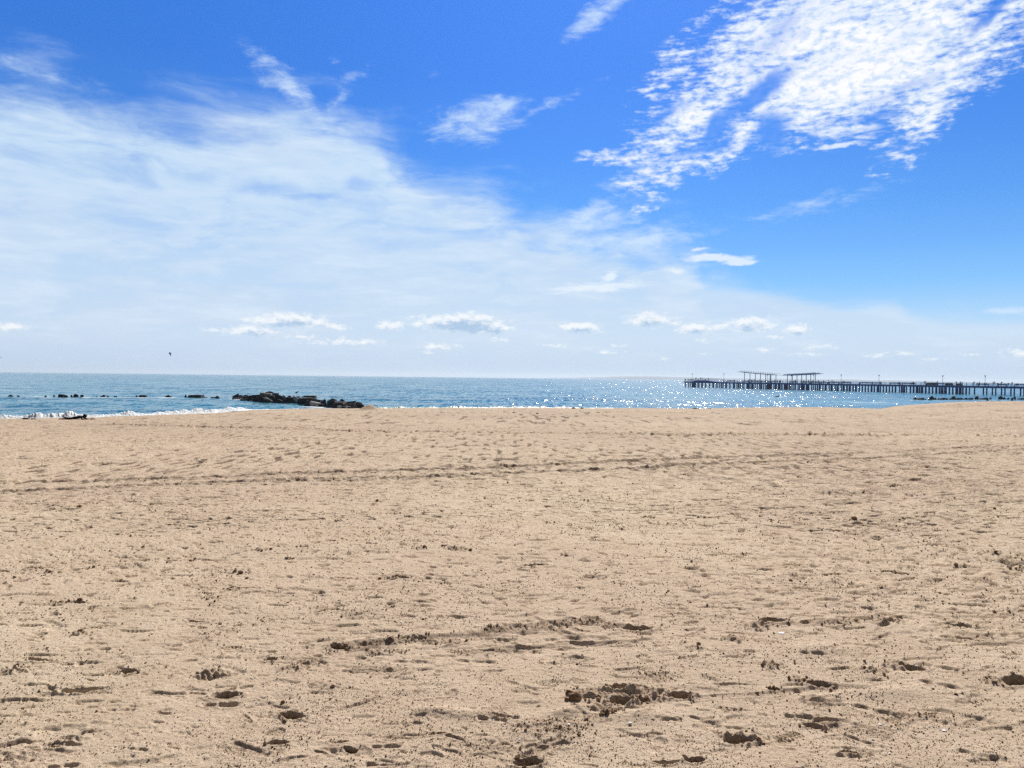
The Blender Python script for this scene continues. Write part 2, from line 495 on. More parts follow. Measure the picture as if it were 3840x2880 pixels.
def rock_mat(name, lo, hi, wet=0.5):
    m, T, b = new_mat(name)
    co = T.node('ShaderNodeTexCoord').outputs['Object']
    n = T.noise(co, 1.6, 7, 0.65, 0.4)
    n2 = T.noise(co, 9.0, 5, 0.7)
    col = T.mix(T.smooth(n, 0.38, 0.64), lo, hi)
    col = T.mix(T.smooth(n2, 0.5, 0.8, 0.0, 0.5), col, tuple(v * 0.4 for v in lo))
    T.put(b.inputs['Base Color'], col)
    b.inputs['Roughness'].default_value = wet
    b.inputs['Specular IOR Level'].default_value = 0.15
    bp = T.node('ShaderNodeBump')
    bp.inputs['Strength'].default_value = 0.7; bp.inputs['Distance'].default_value = 0.15
    T.put(bp.inputs['Height'], T.math('ADD', n, T.math('MULTIPLY', n2, 0.4)))
    T.put(b.inputs['Normal'], bp.outputs[0])
    return m
M_rock = rock_mat('dark wet rock', (0.014, 0.015, 0.021), (0.075, 0.076, 0.085), 0.8)
M_rock_g = rock_mat('grey rock', (0.05, 0.052, 0.06), (0.22, 0.22, 0.23), 0.8)
M_rock_p = rock_mat('pale stone', (0.40, 0.37, 0.36), (0.70, 0.66, 0.64), 0.8)

# sand: dry tan grains, darker where freshly turned over and where shade is painted in (vertex attribute 'damp')
def sand_mat():
    m, T, b = new_mat('beach sand')
    co = T.node('ShaderNodeTexCoord').outputs['Object']
    at = T.node('ShaderNodeAttribute', attribute_name='damp')
    damp = at.outputs['Fac']
    big = T.noise(co, 0.22, 4, 0.55)
    mid = T.noise(co, 2.3, 5, 0.6)
    fine = T.noise(co, 42.0, 5, 0.78)
    grain = T.noise(co, 150.0, 3, 0.7)
    dry = T.mix(T.smooth(mid, 0.34, 0.66), (0.66, 0.515, 0.35), (0.75, 0.60, 0.425))
    dry = T.mix(T.smooth(big, 0.40, 0.66, 0, 0.55), dry, (0.64, 0.48, 0.345))
    dry = T.mix(T.smooth(fine, 0.52, 0.68, 0.0, 0.38), dry, (0.30, 0.19, 0.115))
    dry = T.mix(T.smooth(grain, 0.58, 0.68, 0.0, 0.7), dry, (0.16, 0.10, 0.062))
    dry = T.mix(T.smooth(grain, 0.42, 0.30, 0.0, 0.5), dry, (0.78, 0.64, 0.49))
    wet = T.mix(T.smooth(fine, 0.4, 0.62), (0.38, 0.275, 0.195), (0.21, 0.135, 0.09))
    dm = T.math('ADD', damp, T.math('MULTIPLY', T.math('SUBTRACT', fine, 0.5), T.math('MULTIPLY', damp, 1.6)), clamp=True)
    col = T.mix(T.math('MULTIPLY', dm, 0.85), dry, T.mix(T.smooth(damp, 0.7, 0.98), wet, (0.10, 0.058, 0.032)))  # darkest brown: shade of hole walls and dashes put into the colour
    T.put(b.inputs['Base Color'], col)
    b.inputs['Roughness'].default_value = 0.95
    b.inputs['Specular IOR Level'].default_value = 0.1
    bp = T.node('ShaderNodeBump')
    bp.inputs['Strength'].default_value = 0.8
    bp.inputs['Distance'].default_value = 0.012
    T.put(bp.inputs['Height'], T.math('ADD', fine, T.math('MULTIPLY', grain, 0.4)))
    T.put(b.inputs['Normal'], bp.outputs[0])
    return m
M_sand = sand_mat()

def clod_mat():
    m, T, b = new_mat('damp sand clod')
    co = T.node('ShaderNodeTexCoord').outputs['Object']
    n = T.noise(co, 30.0, 4, 0.7)
    n2 = T.noise(co, 1.3, 3, 0.6)
    col = T.mix(T.smooth(n, 0.35, 0.65), (0.13, 0.075, 0.04), (0.34, 0.22, 0.13))
    col = T.mix(T.smooth(n2, 0.45, 0.7, 0, 0.5), col, (0.44, 0.30, 0.19))
    T.put(b.inputs['Base Color'], col)
    b.inputs['Roughness'].default_value = 0.95
    b.inputs['Specular IOR Level'].default_value = 0.08
    return m
M_clod = clod_mat()
M_shell = plain('bleached shell', (0.80, 0.78, 0.74), 0.6, 0.15, 20)

def water_mat():
    m, T, b = new_mat('sea water')
    co = T.node('ShaderNodeTexCoord').outputs['Object']
    geo = T.node('ShaderNodeNewGeometry')
    at = T.node('ShaderNodeAttribute', attribute_name='foam')
    a1 = T.noise(T.mapping(co, scl=(0.7, 1.0, 1)), 3.2, 4, 0.7, color=True)
    a2 = T.noise(T.mapping(co, scl=(0.6, 1.0, 1)), 0.10, 4, 0.6, color=True)
    v = T.vmath('MULTIPLY', T.vmath('SUBTRACT', a1, (.5, .5, .5)), (1.3, 0.75, 0))
    a3 = T.noise(T.mapping(co, scl=(1.1, 0.14, 1)), 1.0, 3, 0.75, color=True)
    v2 = T.vmath('MULTIPLY', T.vmath('SUBTRACT', a2, (.5, .5, .5)), (0.25, 0.5, 0))
    v = T.vmath('ADD', v, T.vmath('MULTIPLY', T.vmath('SUBTRACT', a3, (.5, .5, .5)), (1.6, 0.62, 0)))
    nn = T.vmath('NORMALIZE', T.vmath('ADD', geo.outputs['Normal'], T.vmath('ADD', T.vmath('ADD', v, v2), (0.0, -0.07, 0.0))))
    T.put(b.inputs['Normal'], nn)
    patch = T.noise(T.mapping(co, scl=(0.25, 1.0, 1)), 0.035, 5, 0.65)
    body = T.mix(T.smooth(patch, 0.36, 0.62), (0.004, 0.14, 0.19), (0.012, 0.23, 0.29))
    fn = T.noise(T.mapping(co, scl=(0.6, 1.3, 1)), 1.2, 6, 0.7)
    fo = T.smooth(T.math('ADD', at.outputs['Fac'], T.math('MULTIPLY', T.math('SUBTRACT', fn, 0.5), 1.6)), 0.45, 0.7)
    col = T.mix(fo, body, (0.82, 0.86, 0.86))
    T.put(b.inputs['Base Color'], col)
    T.put(b.inputs['Roughness'], T.lin(fo, 0, 1, 0.13, 0.9))
    b.inputs['IOR'].default_value = 1.33
    return m
M_water = water_mat()

def surf_mat():
    m, T, b = new_mat('breaking surf')
    co = T.node('ShaderNodeTexCoord').outputs['Object']
    at = T.node('ShaderNodeAttribute', attribute_name='foam')
    fn = T.noise(T.mapping(co, scl=(0.8, 1, 1.5)), 2.2, 6, 0.7)
    fo = T.smooth(T.math('ADD', at.outputs['Fac'], T.math('MULTIPLY', T.math('SUBTRACT', fn, 0.5), 1.7)), 0.42, 0.66)
    col = T.mix(fo, (0.035, 0.15, 0.05), (0.90, 0.93, 0.92))
    T.put(b.inputs['Base Color'], col)
    T.put(b.inputs['Roughness'], T.lin(fo, 0, 1, 0.4, 0.9))
    bp = T.node('ShaderNodeBump')
    bp.inputs['Strength'].default_value = 0.8; bp.inputs['Distance'].default_value = 0.15
    T.put(bp.inputs['Height'], fn); T.put(b.inputs['Normal'], bp.outputs[0])
    # light comes through the thin foam
    b.inputs['Subsurface Weight'].default_value = 0.0
    return m
M_surf = surf_mat()

# ------------------------------------------------------------------ sand
def az_grid(dense, step, lim):
    a = np.arange(-dense, dense + step, step)
    out = []
    s = step; v = dense
    while v < lim:
        s *= 1.06; v += s
        out.append(v)
    o = np.array(out)
    return np.concatenate([-o[::-1], a, o])

def px_rows(h, r0, px_step, r1):
    """radii whose projections are px_step render pixels apart"""
    rows = [r0]; r = r0
    while r < r1:
        r += max(px_step * r * r / (768 * h), 0.004)
        rows.append(r)
    return np.array(rows)

PHI = az_grid(R(45), 0.70 / 768, R(84))
QN = np.concatenate([px_rows(1.6, 2.3, 0.50, 9.0), px_rows(1.6, 9.0, 0.22, 30.0)[1:]])
# last part up to and beyond the water's edge is spaced by fractions of the shore distance
RR = QN[:, None] * np.ones_like(PHI)[None, :]
D = shoreD(PHI)
FR = np.concatenate([np.linspace(0, 1, 420)[1:], np.linspace(1, 1.25, 12)[1:]])
RR2 = 30.0 + (D[None, :] - 30.0) * FR[:, None]
back = np.array([0.3, 0.7, 1.1, 1.5, 1.9])[:, None] * np.ones_like(PHI)[None, :]
RR = np.concatenate([back, RR, RR2], 0)
NR, NC = RR.shape
PH = np.broadcast_to(PHI[None, :], RR.shape)
X = RR * np.sin(PH); Y = RR * np.cos(PH)
Zb = base_z(PH, RR)
print('sand grid', NR, NC)

px_ = 1920 + F * X / np.maximum(Y, 0.1)      # rough photo column of each vertex, for the density maps
def blob(cx, cy, wx, wy):
    """soft patch on the sand, centred on a photo pixel, wx / wy in photo pixels"""
    x, y, r, phi = hit_sand(cx, cy)
    x2, y2, r2, _ = hit_sand(cx, cy + wy * 0.5)
    x3, y3, r3, _ = hit_sand(cx, max(cy - wy * 0.5, 1560))
    hw = wx * 0.5 * r / F
    hd = max((r3 - r2) * 0.5, 0.15)
    u = (X - x) / hw; v = (Y - y) / hd
    return np.exp(-(u * u + v * v))

rough = np.full(RR.shape, 0.35, np.float32)
for b_ in [(2800, 1740, 2200, 90, .9), (3500, 1850, 1400, 200, .9), (3300, 2200, 1500, 200, .6), (3700, 2150, 700, 300, .7), (1900, 1790, 900, 60, .6), (3000, 1920, 1500, 120, .5),
           (400, 1900, 800, 120, .3), (1800, 2140, 500, 80, .3), (2900, 2020, 900, 120, .3)]:
    rough = rough + b_[4] * blob(*b_[:4]).astype(np.float32)
patchn = gnoise(X * 0.35, Y * 0.35, 51) * 0.5 + 0.5
rough *= 0.55 + 0.9 * patchn
rough = np.clip(rough, 0, 1.5)

H = 0.018 * fbm(X / 3.1, Y / 3.1, 2, 1) + 0.005 * fbm(X / 1.1, Y / 0.8, 2, 11)
H += (0.0015 + 0.006 * rough) * gnoise(X / 0.33, Y / 0.26, 21)
H += (0.0008 + 0.003 * rough) * gnoise(X / 0.12, Y / 0.10, 22)
near = np.clip(1.4 - RR / 22.0, 0.15, 1)
H += 0.0016 * near * fbm(X / 0.03, Y / 0.03, 2, 31)
# little pits and scuffs
for (lx, ly, amp, th, sd) in [(0.45, 0.26, 0.016, 0.56, 61), (0.22, 0.10, 0.012, 0.54, 62), (0.10, 0.06, 0.008, 0.52, 64)]:
    n = gnoise(X / lx + 3 + 0.3 * gnoise(X / lx * 2.2, Y / ly * 2.2, sd + 9), Y / ly, sd)
    k = sstep(n, th, th + 0.16) * (0.30 + rough) * (1 + 2.0 * sstep(RR, 8, 22))
    H -= amp * k
    n2 = gnoise(X / lx + 9.1, Y / ly + 4, sd + 5)
    H += amp * 0.45 * sstep(n2, th + .03, th + 0.25) * (0.15 + rough)
vf = sstep(RR, 22, 45)
H += vf * (0.07 * np.maximum(gnoise(X / 0.5, Y / 0.8, 85) - 0.1, 0) - 0.05 * sstep(gnoise(X / 0.9, Y / 0.9, 86), 0.3, 0.42))
damp = np.clip(0.35 * sstep(gnoise(X / 0.8, Y / 0.6, 71) + 0.5 * gnoise(X / 0.25, Y / 0.2, 72), 0.35, 1.0) * rough, 0, 1)
damp = damp.astype(np.float32)
nearq = sstep(RR, 3.0, 8.5)
pm = np.clip(-0.05 + 0.50 * nearq + 0.55 * rough + 0.5 * gnoise(X / 1.6, Y / 1.2, 111) + 0.3 * gnoise(X / 5, Y / 4, 112), 0, 1.4)
for (lx, ly, amp, th, sd, dm_) in [(0.085, 0.060, 0.010, 0.49, 121, .75), (0.19, 0.11, 0.019, 0.50, 122, .8), (0.05, 0.035, 0.006, 0.46, 123, .6)]:
    n = gnoise(X / lx, Y / ly, sd)
    k = sstep(n + 0.20 * (pm - 0.9), th, th + 0.10)
    k = k * (0.45 + 0.55 * nearq)
    H -= amp * k
    H += 0.5 * amp * (0.4 + 0.6 * nearq) * sstep(gnoise(X / lx + 5, Y / ly + 7, sd + 40) + 0.2 * (pm - 0.9), th + .02, th + 0.14)
    damp = np.maximum(damp, (dm_ * k).astype(np.float32))  # pits darkened in colour too, standing in for their shade
H = H.astype(np.float32)
mid_ = sstep(RR, 7, 16)
H += mid_ * (0.012 + 0.02 * np.clip(rough, 0, 1)) * np.maximum(gnoise(X / 0.38, Y / 0.5, 81) - 0.15, 0) * 1.6
H -= mid_ * 0.022 * sstep(gnoise(X / 0.7, Y / 0.9, 82), 0.5, 0.62)
lf = 0.30 * gnoise(X / 4, Y / 9, 89) + 0.16 * (np.clip(rough, 0, 1.2) - 0.4)
fd = sstep(gnoise(X / 0.20, Y / 0.7, 87) + lf, 0.28, 0.44) * sstep(RR, 8, 18) * (1 - sstep(RR, 28, 45))
fd = fd + sstep(gnoise(X / 0.42, Y / 3.4, 88) + lf, 0.26, 0.40) * sstep(RR, 24, 40)
damp = np.maximum(damp, 0.97 * np.clip(fd, 0, 1).astype(np.float32))  # far dashes: shade of small bumps painted as dark colour
damp_base = ((0.05 + 0.40 * sstep(RR, 6, 30)) * (0.8 + 0.4 * gnoise(X / 6, Y / 14, 90))).astype(np.float32)
H -= 0.035 * fd * sstep(RR, 10, 25)
damp = np.maximum(damp, (mid_ * 0.7 * sstep(gnoise(X / 0.45, Y / 0.9, 83) + 0.35 * gnoise(X / 0.12, Y / 0.3, 84), 0.50, 0.75)).astype(np.float32) * (0.35 + 0.65 * np.clip(rough, 0, 1)))

rcol = RR[:, len(PHI) // 2]
def window(x, y, rad):
    r = math.hypot(x, y); phi = math.atan2(x, y)
    da = min(1.2, rad / max(r - rad, 0.5))
    c0_, c1_ = np.searchsorted(PHI, [phi - da, phi + da])
    colr = RR[:, min(max((c0_ + c1_) // 2, 0), NC - 1)]
    r0_, r1_ = np.searchsorted(colr, [r - rad - 1.0 * (r > 30), r + rad + 1.0 * (r > 30)])
    return slice(max(r0_ - 1, 0), r1_ + 1), slice(max(c0_ - 1, 0), c1_ + 1)

rnd_feat = {}
clod_spots = []      # (x, y, radius, count, size) extra clods around the rough digs

def feature(px, py, w, kind='print', ang=0.0, depth=None, aspect=0.42):
    """w: length in photo pixels; ang: turn on the ground, 0 = sideways"""
    x, y, r, phi = hit_sand(px, py)
    L = w * 0.5 * r / F
    ca, sa = math.cos(ang), math.sin(ang)
    ws = window(x, y, L * 2.2)
    dx, dy = X[ws] - x, Y[ws] - y
    u = (dx * ca + dy * sa) / L
    v = (-dx * sa + dy * ca) / L
    cur = random.uniform(-0.35, 0.2)
    wob = 0.22 * gnoise(dx / (0.35 * L) + px, dy / (0.35 * L) + py, 5)
    if kind in ('print', 'deep', 'slot'):
        asp = {'print': aspect * 0.85, 'deep': 0.5, 'slot': 0.24}[kind]
        dep = depth if depth else {'print': 0.18, 'deep': 0.80, 'slot': 0.42}[kind] * min(L, 0.14)
        if kind == 'slot':
            q = np.sqrt(u * u + ((v + cur * (u * u - .4)) / asp) ** 2) + wob
        elif kind == 'print':
            q1 = np.sqrt(((u - .35) / .62) ** 2 + (v / (asp * 1.05)) ** 2)
            q2 = np.sqrt(((u + .62) / .38) ** 2 + (v / (asp * .8)) ** 2)
            q = np.minimum(q1, q2) + wob
        else:
            q = np.sqrt(u * u + (v / asp) ** 2) + wob
        H[ws] -= dep * (1 - sstep(q, 0.62, 0.98)) * (0.6 + 0.4 * np.clip(v / asp * 1.5, -1, 1))
        H[ws] += (0.16 if kind == 'deep' else 0.28) * dep * np.exp(-((q - 1.22) / 0.22) ** 2) * (0.7 + 0.5 * gnoise(dx / (0.5 * L), dy / (0.5 * L), 8))
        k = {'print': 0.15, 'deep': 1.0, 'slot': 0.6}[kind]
        damp[ws] = np.maximum(damp[ws], k * (1 - sstep(q, 0.7, 1.15)))  # hollows darkened: turned damp sand plus painted shade, fullest in deep holes
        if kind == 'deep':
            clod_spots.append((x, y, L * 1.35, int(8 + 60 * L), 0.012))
    elif kind == 'rough':
        q = np.sqrt(u * u + (v / 0.7) ** 2) + 1.5 * wob
        e = 1 - sstep(q, 0.45, 1.15)
        s = 0.42 * L
        n = np.abs(gnoise(dx / s + px, dy / s, 15)) + 0.28 * np.abs(gnoise(dx / (s * .4), dy / (s * .4) + py, 16))
        amp = depth if depth else min(0.20 * L, 0.035)
        H[ws] += amp * e * (1.7 * n - 0.35)
        damp[ws] = np.maximum(damp[ws], 0.42 * e * np.clip(0.5 + 1.2 * n, 0, 1))
        clod_spots.append((x, y, L * 1.1, int(8 + 90 * L), 0.012))
    elif kind == 'sole':
        q = np.maximum(np.abs(u), np.abs(v) / 0.42)
        e = 1 - sstep(q, 0.85, 1.05)
        bars = (np.sin(u * 22) > 0.2) * (np.abs(np.abs(v) / 0.42 - 0.08) > 0.08)
        H[ws] -= 0.010 * e
        H[ws] += 0.011 * e * bars
    elif kind == 'line':
        q = np.abs(v + cur * 0.5 * u * u + 0.08 * np.sin(4 * u + px)) / 0.05 + (np.abs(u) > 1) * 9
        H[ws] -= 0.009 * (1 - sstep(q, 0.3, 1.2)) * (1 - np.clip(u * u, 0, 1)) ** 0.5
        H[ws] += 0.012 * np.exp(-((v - 0.12) / 0.06) ** 2) * np.clip(1 - u * u, 0, 1)

feats = """
288 2260 60 deep; 210 2262 70 rough; 365 2352 70 slot; 300 2375 90 rough; 730 2331 80 slot; 740 2352 80 print; 865 2365 60 rough
140 2474 90 slot; 55 2510 110 rough; 480 2513 70 deep; 400 2525 160 line; 310 2583 150 slot; 345 2545 50 slot; 60 2620 180 line; 800 2523 130 rough; 850 2605 100 deep; 830 2640 140 print
1095 2682 105 deep; 1090 2685 120 rough; 870 2520 50 print; 1010 2468 55 deep; 1095 2500 110 rough; 1150 2480 90 rough; 1040 2782 80 deep; 1040 2815 80 rough; 1060 2850 60 print; 870 2425 60 slot; 515 2812 80 print; 650 2808 60 print
240 2872 110 print; 1275 2780 70 print; 845 2280 80 line; 925 2208 80 slot; 870 2212 60 rough; 780 2228 60 slot; 785 2243 60 rough; 1240 2290 80 slot; 550 2200 110 line; 80 2235 240 line
1500 2165 70 deep; 1465 2168 80 rough; 1270 2425 110 rough; 1268 2428 80 deep; 1315 2425 80 rough
1400 2410 90 rough; 1480 2400 110 rough; 1560 2392 100 rough; 1620 2405 80 rough; 1700 2400 90 rough; 1410 2445 100 rough; 1500 2440 80 rough; 1700 2438 60 rough; 1860 2355 90 rough; 1930 2352 110 rough; 1990 2345 90 rough; 2060 2345 110 rough; 2110 2335 90 rough; 2170 2325 100 rough; 2230 2322 90 rough; 2280 2345 80 rough
2390 2357 120 deep; 1870 2400 110 print; 2190 2362 80 slot; 1750 2445 90 rough; 1850 2437 140 line; 1980 2425 200 line; 2200 2412 300 line
1315 2805 60 deep; 1313 2840 70 rough; 1260 2780 70 print; 1520 2768 70 slot; 1640 2752 80 slot; 1450 2800 120 print; 1880 2685 100 slot; 1850 2700 130 print
1980 2865 120 deep; 2350 2865 60 rough; 2500 2862 110 slot; 1570 2272 90 print; 2150 2203 140 line; 1880 2215 70 slot; 1290 2170 80 slot; 1965 2835 60 rough
2900 2330 100 deep; 2840 2350 130 rough; 3020 2338 60 slot; 3130 2342 110 rough; 3200 2335 80 rough; 3350 2316 90 slot; 3340 2335 100 rough; 3520 2327 80 slot; 3600 2350 80 deep; 3560 2345 90 print; 3690 2393 35 deep
2750 2400 110 rough; 2800 2383 60 slot; 2890 2500 120 rough; 3080 2570 80 deep; 3010 2560 100 rough; 2905 2590 55 deep; 3420 2510 90 deep; 3350 2500 120 rough; 3270 2520 110 rough; 3310 2540 60 rough; 3170 2515 140 line
3815 2560 120 deep; 3730 2560 90 rough; 2770 2780 120 deep; 2770 2770 170 rough; 2690 2745 35 rough; 3055 2725 80 deep; 2960 2765 120 sole; 3370 2692 120 sole; 3480 2685 60 rough; 3500 2680 60 slot
3190 2840 110 print; 3190 2825 90 slot; 2610 2855 80 deep; 2590 2480 60 line; 3600 2400 120 print; 3050 2460 100 print; 3250 2425 80 print; 3000 2690 120 print
2005 2120 110 slot; 1985 2128 60 print; 2475 2090 70 slot; 2730 2080 90 slot; 2805 2077 50 deep; 2640 1942 60 rough; 2668 1945 40 deep; 2430 1940 70 rough; 2500 1967 90 rough; 2560 1910 60 rough; 3150 1848 170 rough; 3020 1790 60 rough; 3335 2140 60 deep; 3380 2150 60 deep
3120 2155 100 slot; 2980 2118 100 slot; 3620 2120 70 rough; 3660 2175 100 rough; 3780 2100 160 rough; 3820 2130 90 rough; 3700 2070 90 rough; 3040 1735 50 rough; 3590 1805 80 rough; 3360 1820 80 rough; 3450 1780 60 rough
345 1888 60 rough; 265 1900 60 rough; 205 1898 25 deep; 780 1732 70 slot; 715 1742 35 deep; 375 1732 30 slot; 1425 1883 30 deep; 720 2095 60 rough; 745 2092 45 slot; 1090 2095 25 deep; 1665 2050 30 deep; 1575 2062 60 rough; 820 2143 40 slot; 1720 2060 110 rough
615 1925 90 line; 1000 1915 240 line; 980 2060 60 rough; 1050 2050 40 slot; 890 2145 60 rough; 1440 1998 120 line; 3740 2300 60 print; 2600 2255 60 print; 2570 2295 60 slot
3000 1960 60 slot; 2900 2000 90 print; 2700 1990 80 slot; 3200 1950 60 rough; 3500 2040 100 slot; 3300 2060 70 slot; 3130 1985 60 deep; 2250 2030 100 print; 2100 1900 90 line; 2300 1880 60 slot; 1650 1935 60 slot; 540 2010 60 slot; 450 2090 70 print; 640 1968 60 slot; 820 1965 60 slot; 1150 1985 70 slot; 150 2130 90 slot
"""
FP = []
for ln in feats.replace('\n', ';').split(';'):
    p = ln.split()
    if len(p) == 4:
        FP.append((float(p[0]), float(p[1]), float(p[2]), p[3]))
for i, (x, y, w, k) in enumerate(FP):
    a = random.uniform(-0.35, 0.35) if k not in ('line',) else random.uniform(0.02, 0.15)
    if k == 'sole': a = 0.5
    feature(x, y, w, k, a)
# the big dig, right of centre
for (x, y, w, k, d) in [(2330, 2610, 330, 'rough', 0.026), (2240, 2600, 220, 'rough', 0.024), (2430, 2600, 200, 'rough', 0.016), (2250, 2650, 170, 'rough', 0.014),
                        (2322, 2582, 85, 'deep', 0.085), (2332, 2632, 95, 'deep', 0.085), (2400, 2628, 60, 'deep', 0.05), (2545, 2612, 105, 'deep', 0.09), (2250, 2655, 60, 'slot', 0.03),
                        (2280, 2672, 60, 'rough', 0.02), (2470, 2540, 150, 'rough', 0.010), (2050, 2760, 330, 'rough', 0.005), (2000, 2720, 220, 'rough', 0.005), (2130, 2720, 180, 'rough', 0.006)]:
    feature(x, y, w, k, random.uniform(-0.4, 0.4), d)
    if clod_spots[-1][3] > 0 and k != 'slot':
        q_ = clod_spots[-1]; clod_spots[-1] = (q_[0], q_[1], q_[2], (34 if d > 0.012 else 200), 0.6 if d < 0.012 else 1.3)
for (x, y, w) in [(2400, 2685, 260), (2170, 2660, 130), (2120, 2675, 120), (1750, 2680, 200), (1620, 2665, 170), (3100, 2440, 260), (3350, 2600, 260)]:   # smooth raised lips
    xx, yy, r, ph = hit_sand(x, y)
    L = w * .5 * r / F
    ws = window(xx, yy, L * 2)
    q = ((X[ws] - xx) / L) ** 2 + ((Y[ws] - yy) / (L * .5)) ** 2
    H[ws] += 0.02 * np.exp(-q * 1.5)
    damp[ws] *= 1 - 0.9 * np.exp(-q * 1.2)
# random footprints, thicker to the right
for i in range(760):
    px = random.uniform(-900, 4740)
    if random.random() > 0.35 + 0.65 * min(1, max(0, px / 3840)): continue
    py = 1580 + 1300 * random.random() ** 1.25
    m = random.uniform(0.12, 0.28)
    x, y, r, phi = hit_sand(px, py)
    rnd_feat[(round(x, 4), round(y, 4))] = True
    feature(px, py, m * F / r, random.choice(['print', 'slot', 'print', 'print', 'rough', 'slot']), random.uniform(-0.9, 0.9), random.uniform(0.004, 0.014))
# line of tyre tracks along the beach
def track(pts, width, amp, tread=0.0, dmp=0.6):
    P3 = [hit_sand(*p)[:2] for p in pts]
    for (ax, ay), (bx, by) in zip(P3[:-1], P3[1:]):
        L = math.hypot(bx - ax, by - ay)
        n = max(1, int(L / 2.0))
        for i in range(n):
            t0, t1 = i / n, (i + 1) / n
            cx, cy = ax + (bx - ax) * (t0 + t1) / 2, ay + (by - ay) * (t0 + t1) / 2
            ws = window(cx, cy, L / n * 0.5 + width * 1.5)
            ux, uy = (bx - ax) / L, (by - ay) / L
            s = (X[ws] - ax) * ux + (Y[ws] - ay) * uy
            v = -(X[ws] - ax) * uy + (Y[ws] - ay) * ux
            inside = (s >= t0 * L) & (s < t1 * L)
            v = v + 0.12 * width * gnoise(s / 1.3, s * 0, 91)
            q = np.abs(v) / (width / 2)
            amp_ = amp
            e = (1 - sstep(q, 0.6, 1.15)) * inside
            rg = gnoise(X[ws] / 0.11, Y[ws] / 0.09, 93) + gnoise(X[ws] / 0.25, Y[ws] / 0.2, 94)
            h = -amp * e * 0.6 + amp * 1.0 * np.exp(-((q - 1.1) / 0.3) ** 2) * inside * (0.7 + 0.8 * rg) + amp * 1.5 * e * rg
            if tread > 0:
                bar = (np.sin(2 * np.pi * s / tread + 2.2 * np.abs(v) / width) > 0.0)
                h = h + amp * 1.5 * e * bar
                e = e * (0.25 + 0.9 * (1 - bar))
            H[ws] += h.astype(np.float32)
            damp[ws] = np.maximum(damp[ws], (min(0.92, dmp * 1.4) * e * np.clip(0.65 + 0.9 * rg, 0, 1)).astype(np.float32))
track([(-600, 1856), (0, 1846), (400, 1828), (800, 1812), (1000, 1803)], 0.34, 0.022, 0, .8)
track([(1000, 1803), (1250, 1799), (1500, 1792)], 0.38, 0.020, 0.30, .85)
track([(1500, 1792), (1800, 1780), (2200, 1765), (2600, 1745), (3200, 1720), (4300, 1670)], 0.36, 0.022, 0, .8)
track([(-600, 1822), (0, 1811), (600, 1797), (1200, 1775), (1900, 1752), (2500, 1722), (3840, 1672), (4500, 1650)], 0.42, 0.022, 0, .7)
track([(400, 1592), (900, 1604), (1300, 1617), (1900, 1623), (2200, 1628)], 0.6, 0.05, 0, .8)
track([(2200, 1628), (2700, 1631), (3100, 1632), (3300, 1632)], 0.65, 0.055, 0.8, .9)
track([(3300, 1632), (3840, 1637), (4400, 1645)], 0.55, 0.045, 0, .75)
track([(1000, 1612), (1500, 1613), (2100, 1616)], 0.25, 0.012, 0, .35)
track([(0, 1600), (500, 1596), (900, 1580)], 0.25, 0.010, 0, .3)
track([(2000, 1700), (2700, 1680), (3840, 1650)], 0.3, 0.012, 0, .35)

track([(1290, 2430), (1450, 2415), (1620, 2402), (1800, 2385), (1900, 2358), (2060, 2348), (2180, 2325), (2270, 2330), (2310, 2352)], 0.19, 0.0085, 0, .62)
track([(1740, 2446), (1900, 2432), (2150, 2418), (2400, 2408)], 0.08, 0.006, 0, .45)
track([(2560, 2625), (2700, 2612), (2900, 2606), (3000, 2590)], 0.05, 0.004, 0, .35)
track([(2900, 2352), (3050, 2345), (3200, 2338), (3340, 2330)], 0.12, 0.005, 0, .45)
# little mounds of sand at the water's edge on the right
for (x, y, wpx, hh) in [(3500, 1522, 120, .22), (3610, 1516, 130, .30), (3690, 1512, 120, .25), (3790, 1510, 140, .25), (1385, 1534, 60, .55)]:
    xx, yy, r, ph = hit_sand(x, y + 6)
    L = wpx * .5 * r / F
    ws = window(xx, yy, L * 3 + 2)
    q = ((X[ws] - xx) / L) ** 2 + ((Y[ws] - yy) / (L * 1.4)) ** 2
    H[ws] += (hh * np.exp(-q)).astype(np.float32)
# wet swash at the waterline
edge = RR / D[None, :]
H += (0.10 * gnoise(X / 2.6, Y / 2.6, 98) * sstep(edge, 0.93, 0.99) * (px_ > 1500)).astype(np.float32)
damp = np.maximum(damp, 0.6 * sstep(edge + 0.02 * gnoise(X / 2, Y / 2, 97) , 0.955, 0.985) * (0.4 + 0.6 * (gnoise(X / 1.2, Y / 2, 96) > -.1))).astype(np.float32)
damp = np.maximum(damp, 0.55 * sstep(edge + 0.008 * gnoise(X / 3, Y / 3, 99), 0.985, 1.0)).astype(np.float32)

damp = np.clip(np.maximum(damp, damp_base), 0, 1).astype(np.float32)
Z = Zb + H
sand_me = np_mesh('sand', np.stack([X, Y, Z], -1).reshape(-1, 3), grid_faces(NR, NC)[:, ::-1])
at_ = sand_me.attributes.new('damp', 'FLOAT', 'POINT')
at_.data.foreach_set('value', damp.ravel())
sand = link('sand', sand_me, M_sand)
tag(sand, 'tan beach sand with footprints and tyre tracks', kind='structure')

def sand_height(x, y):
    r = np.hypot(x, y); phi = np.arctan2(x, y)
    ci = np.clip(np.searchsorted(PHI, phi), 0, NC - 1)
    # rows below 30 m do not depend on the column
    r_ = np.clip(r, 0, 29.9)
    ri = np.clip(np.searchsorted(rcol[:len(QN) + 5], r_), 0, NR - 1)
    z = Z[ri, ci]
    far = r > 29.5
    if np.any(far):
        zf = base_z(phi, r)
        z = np.where(far, zf, z)
    return z

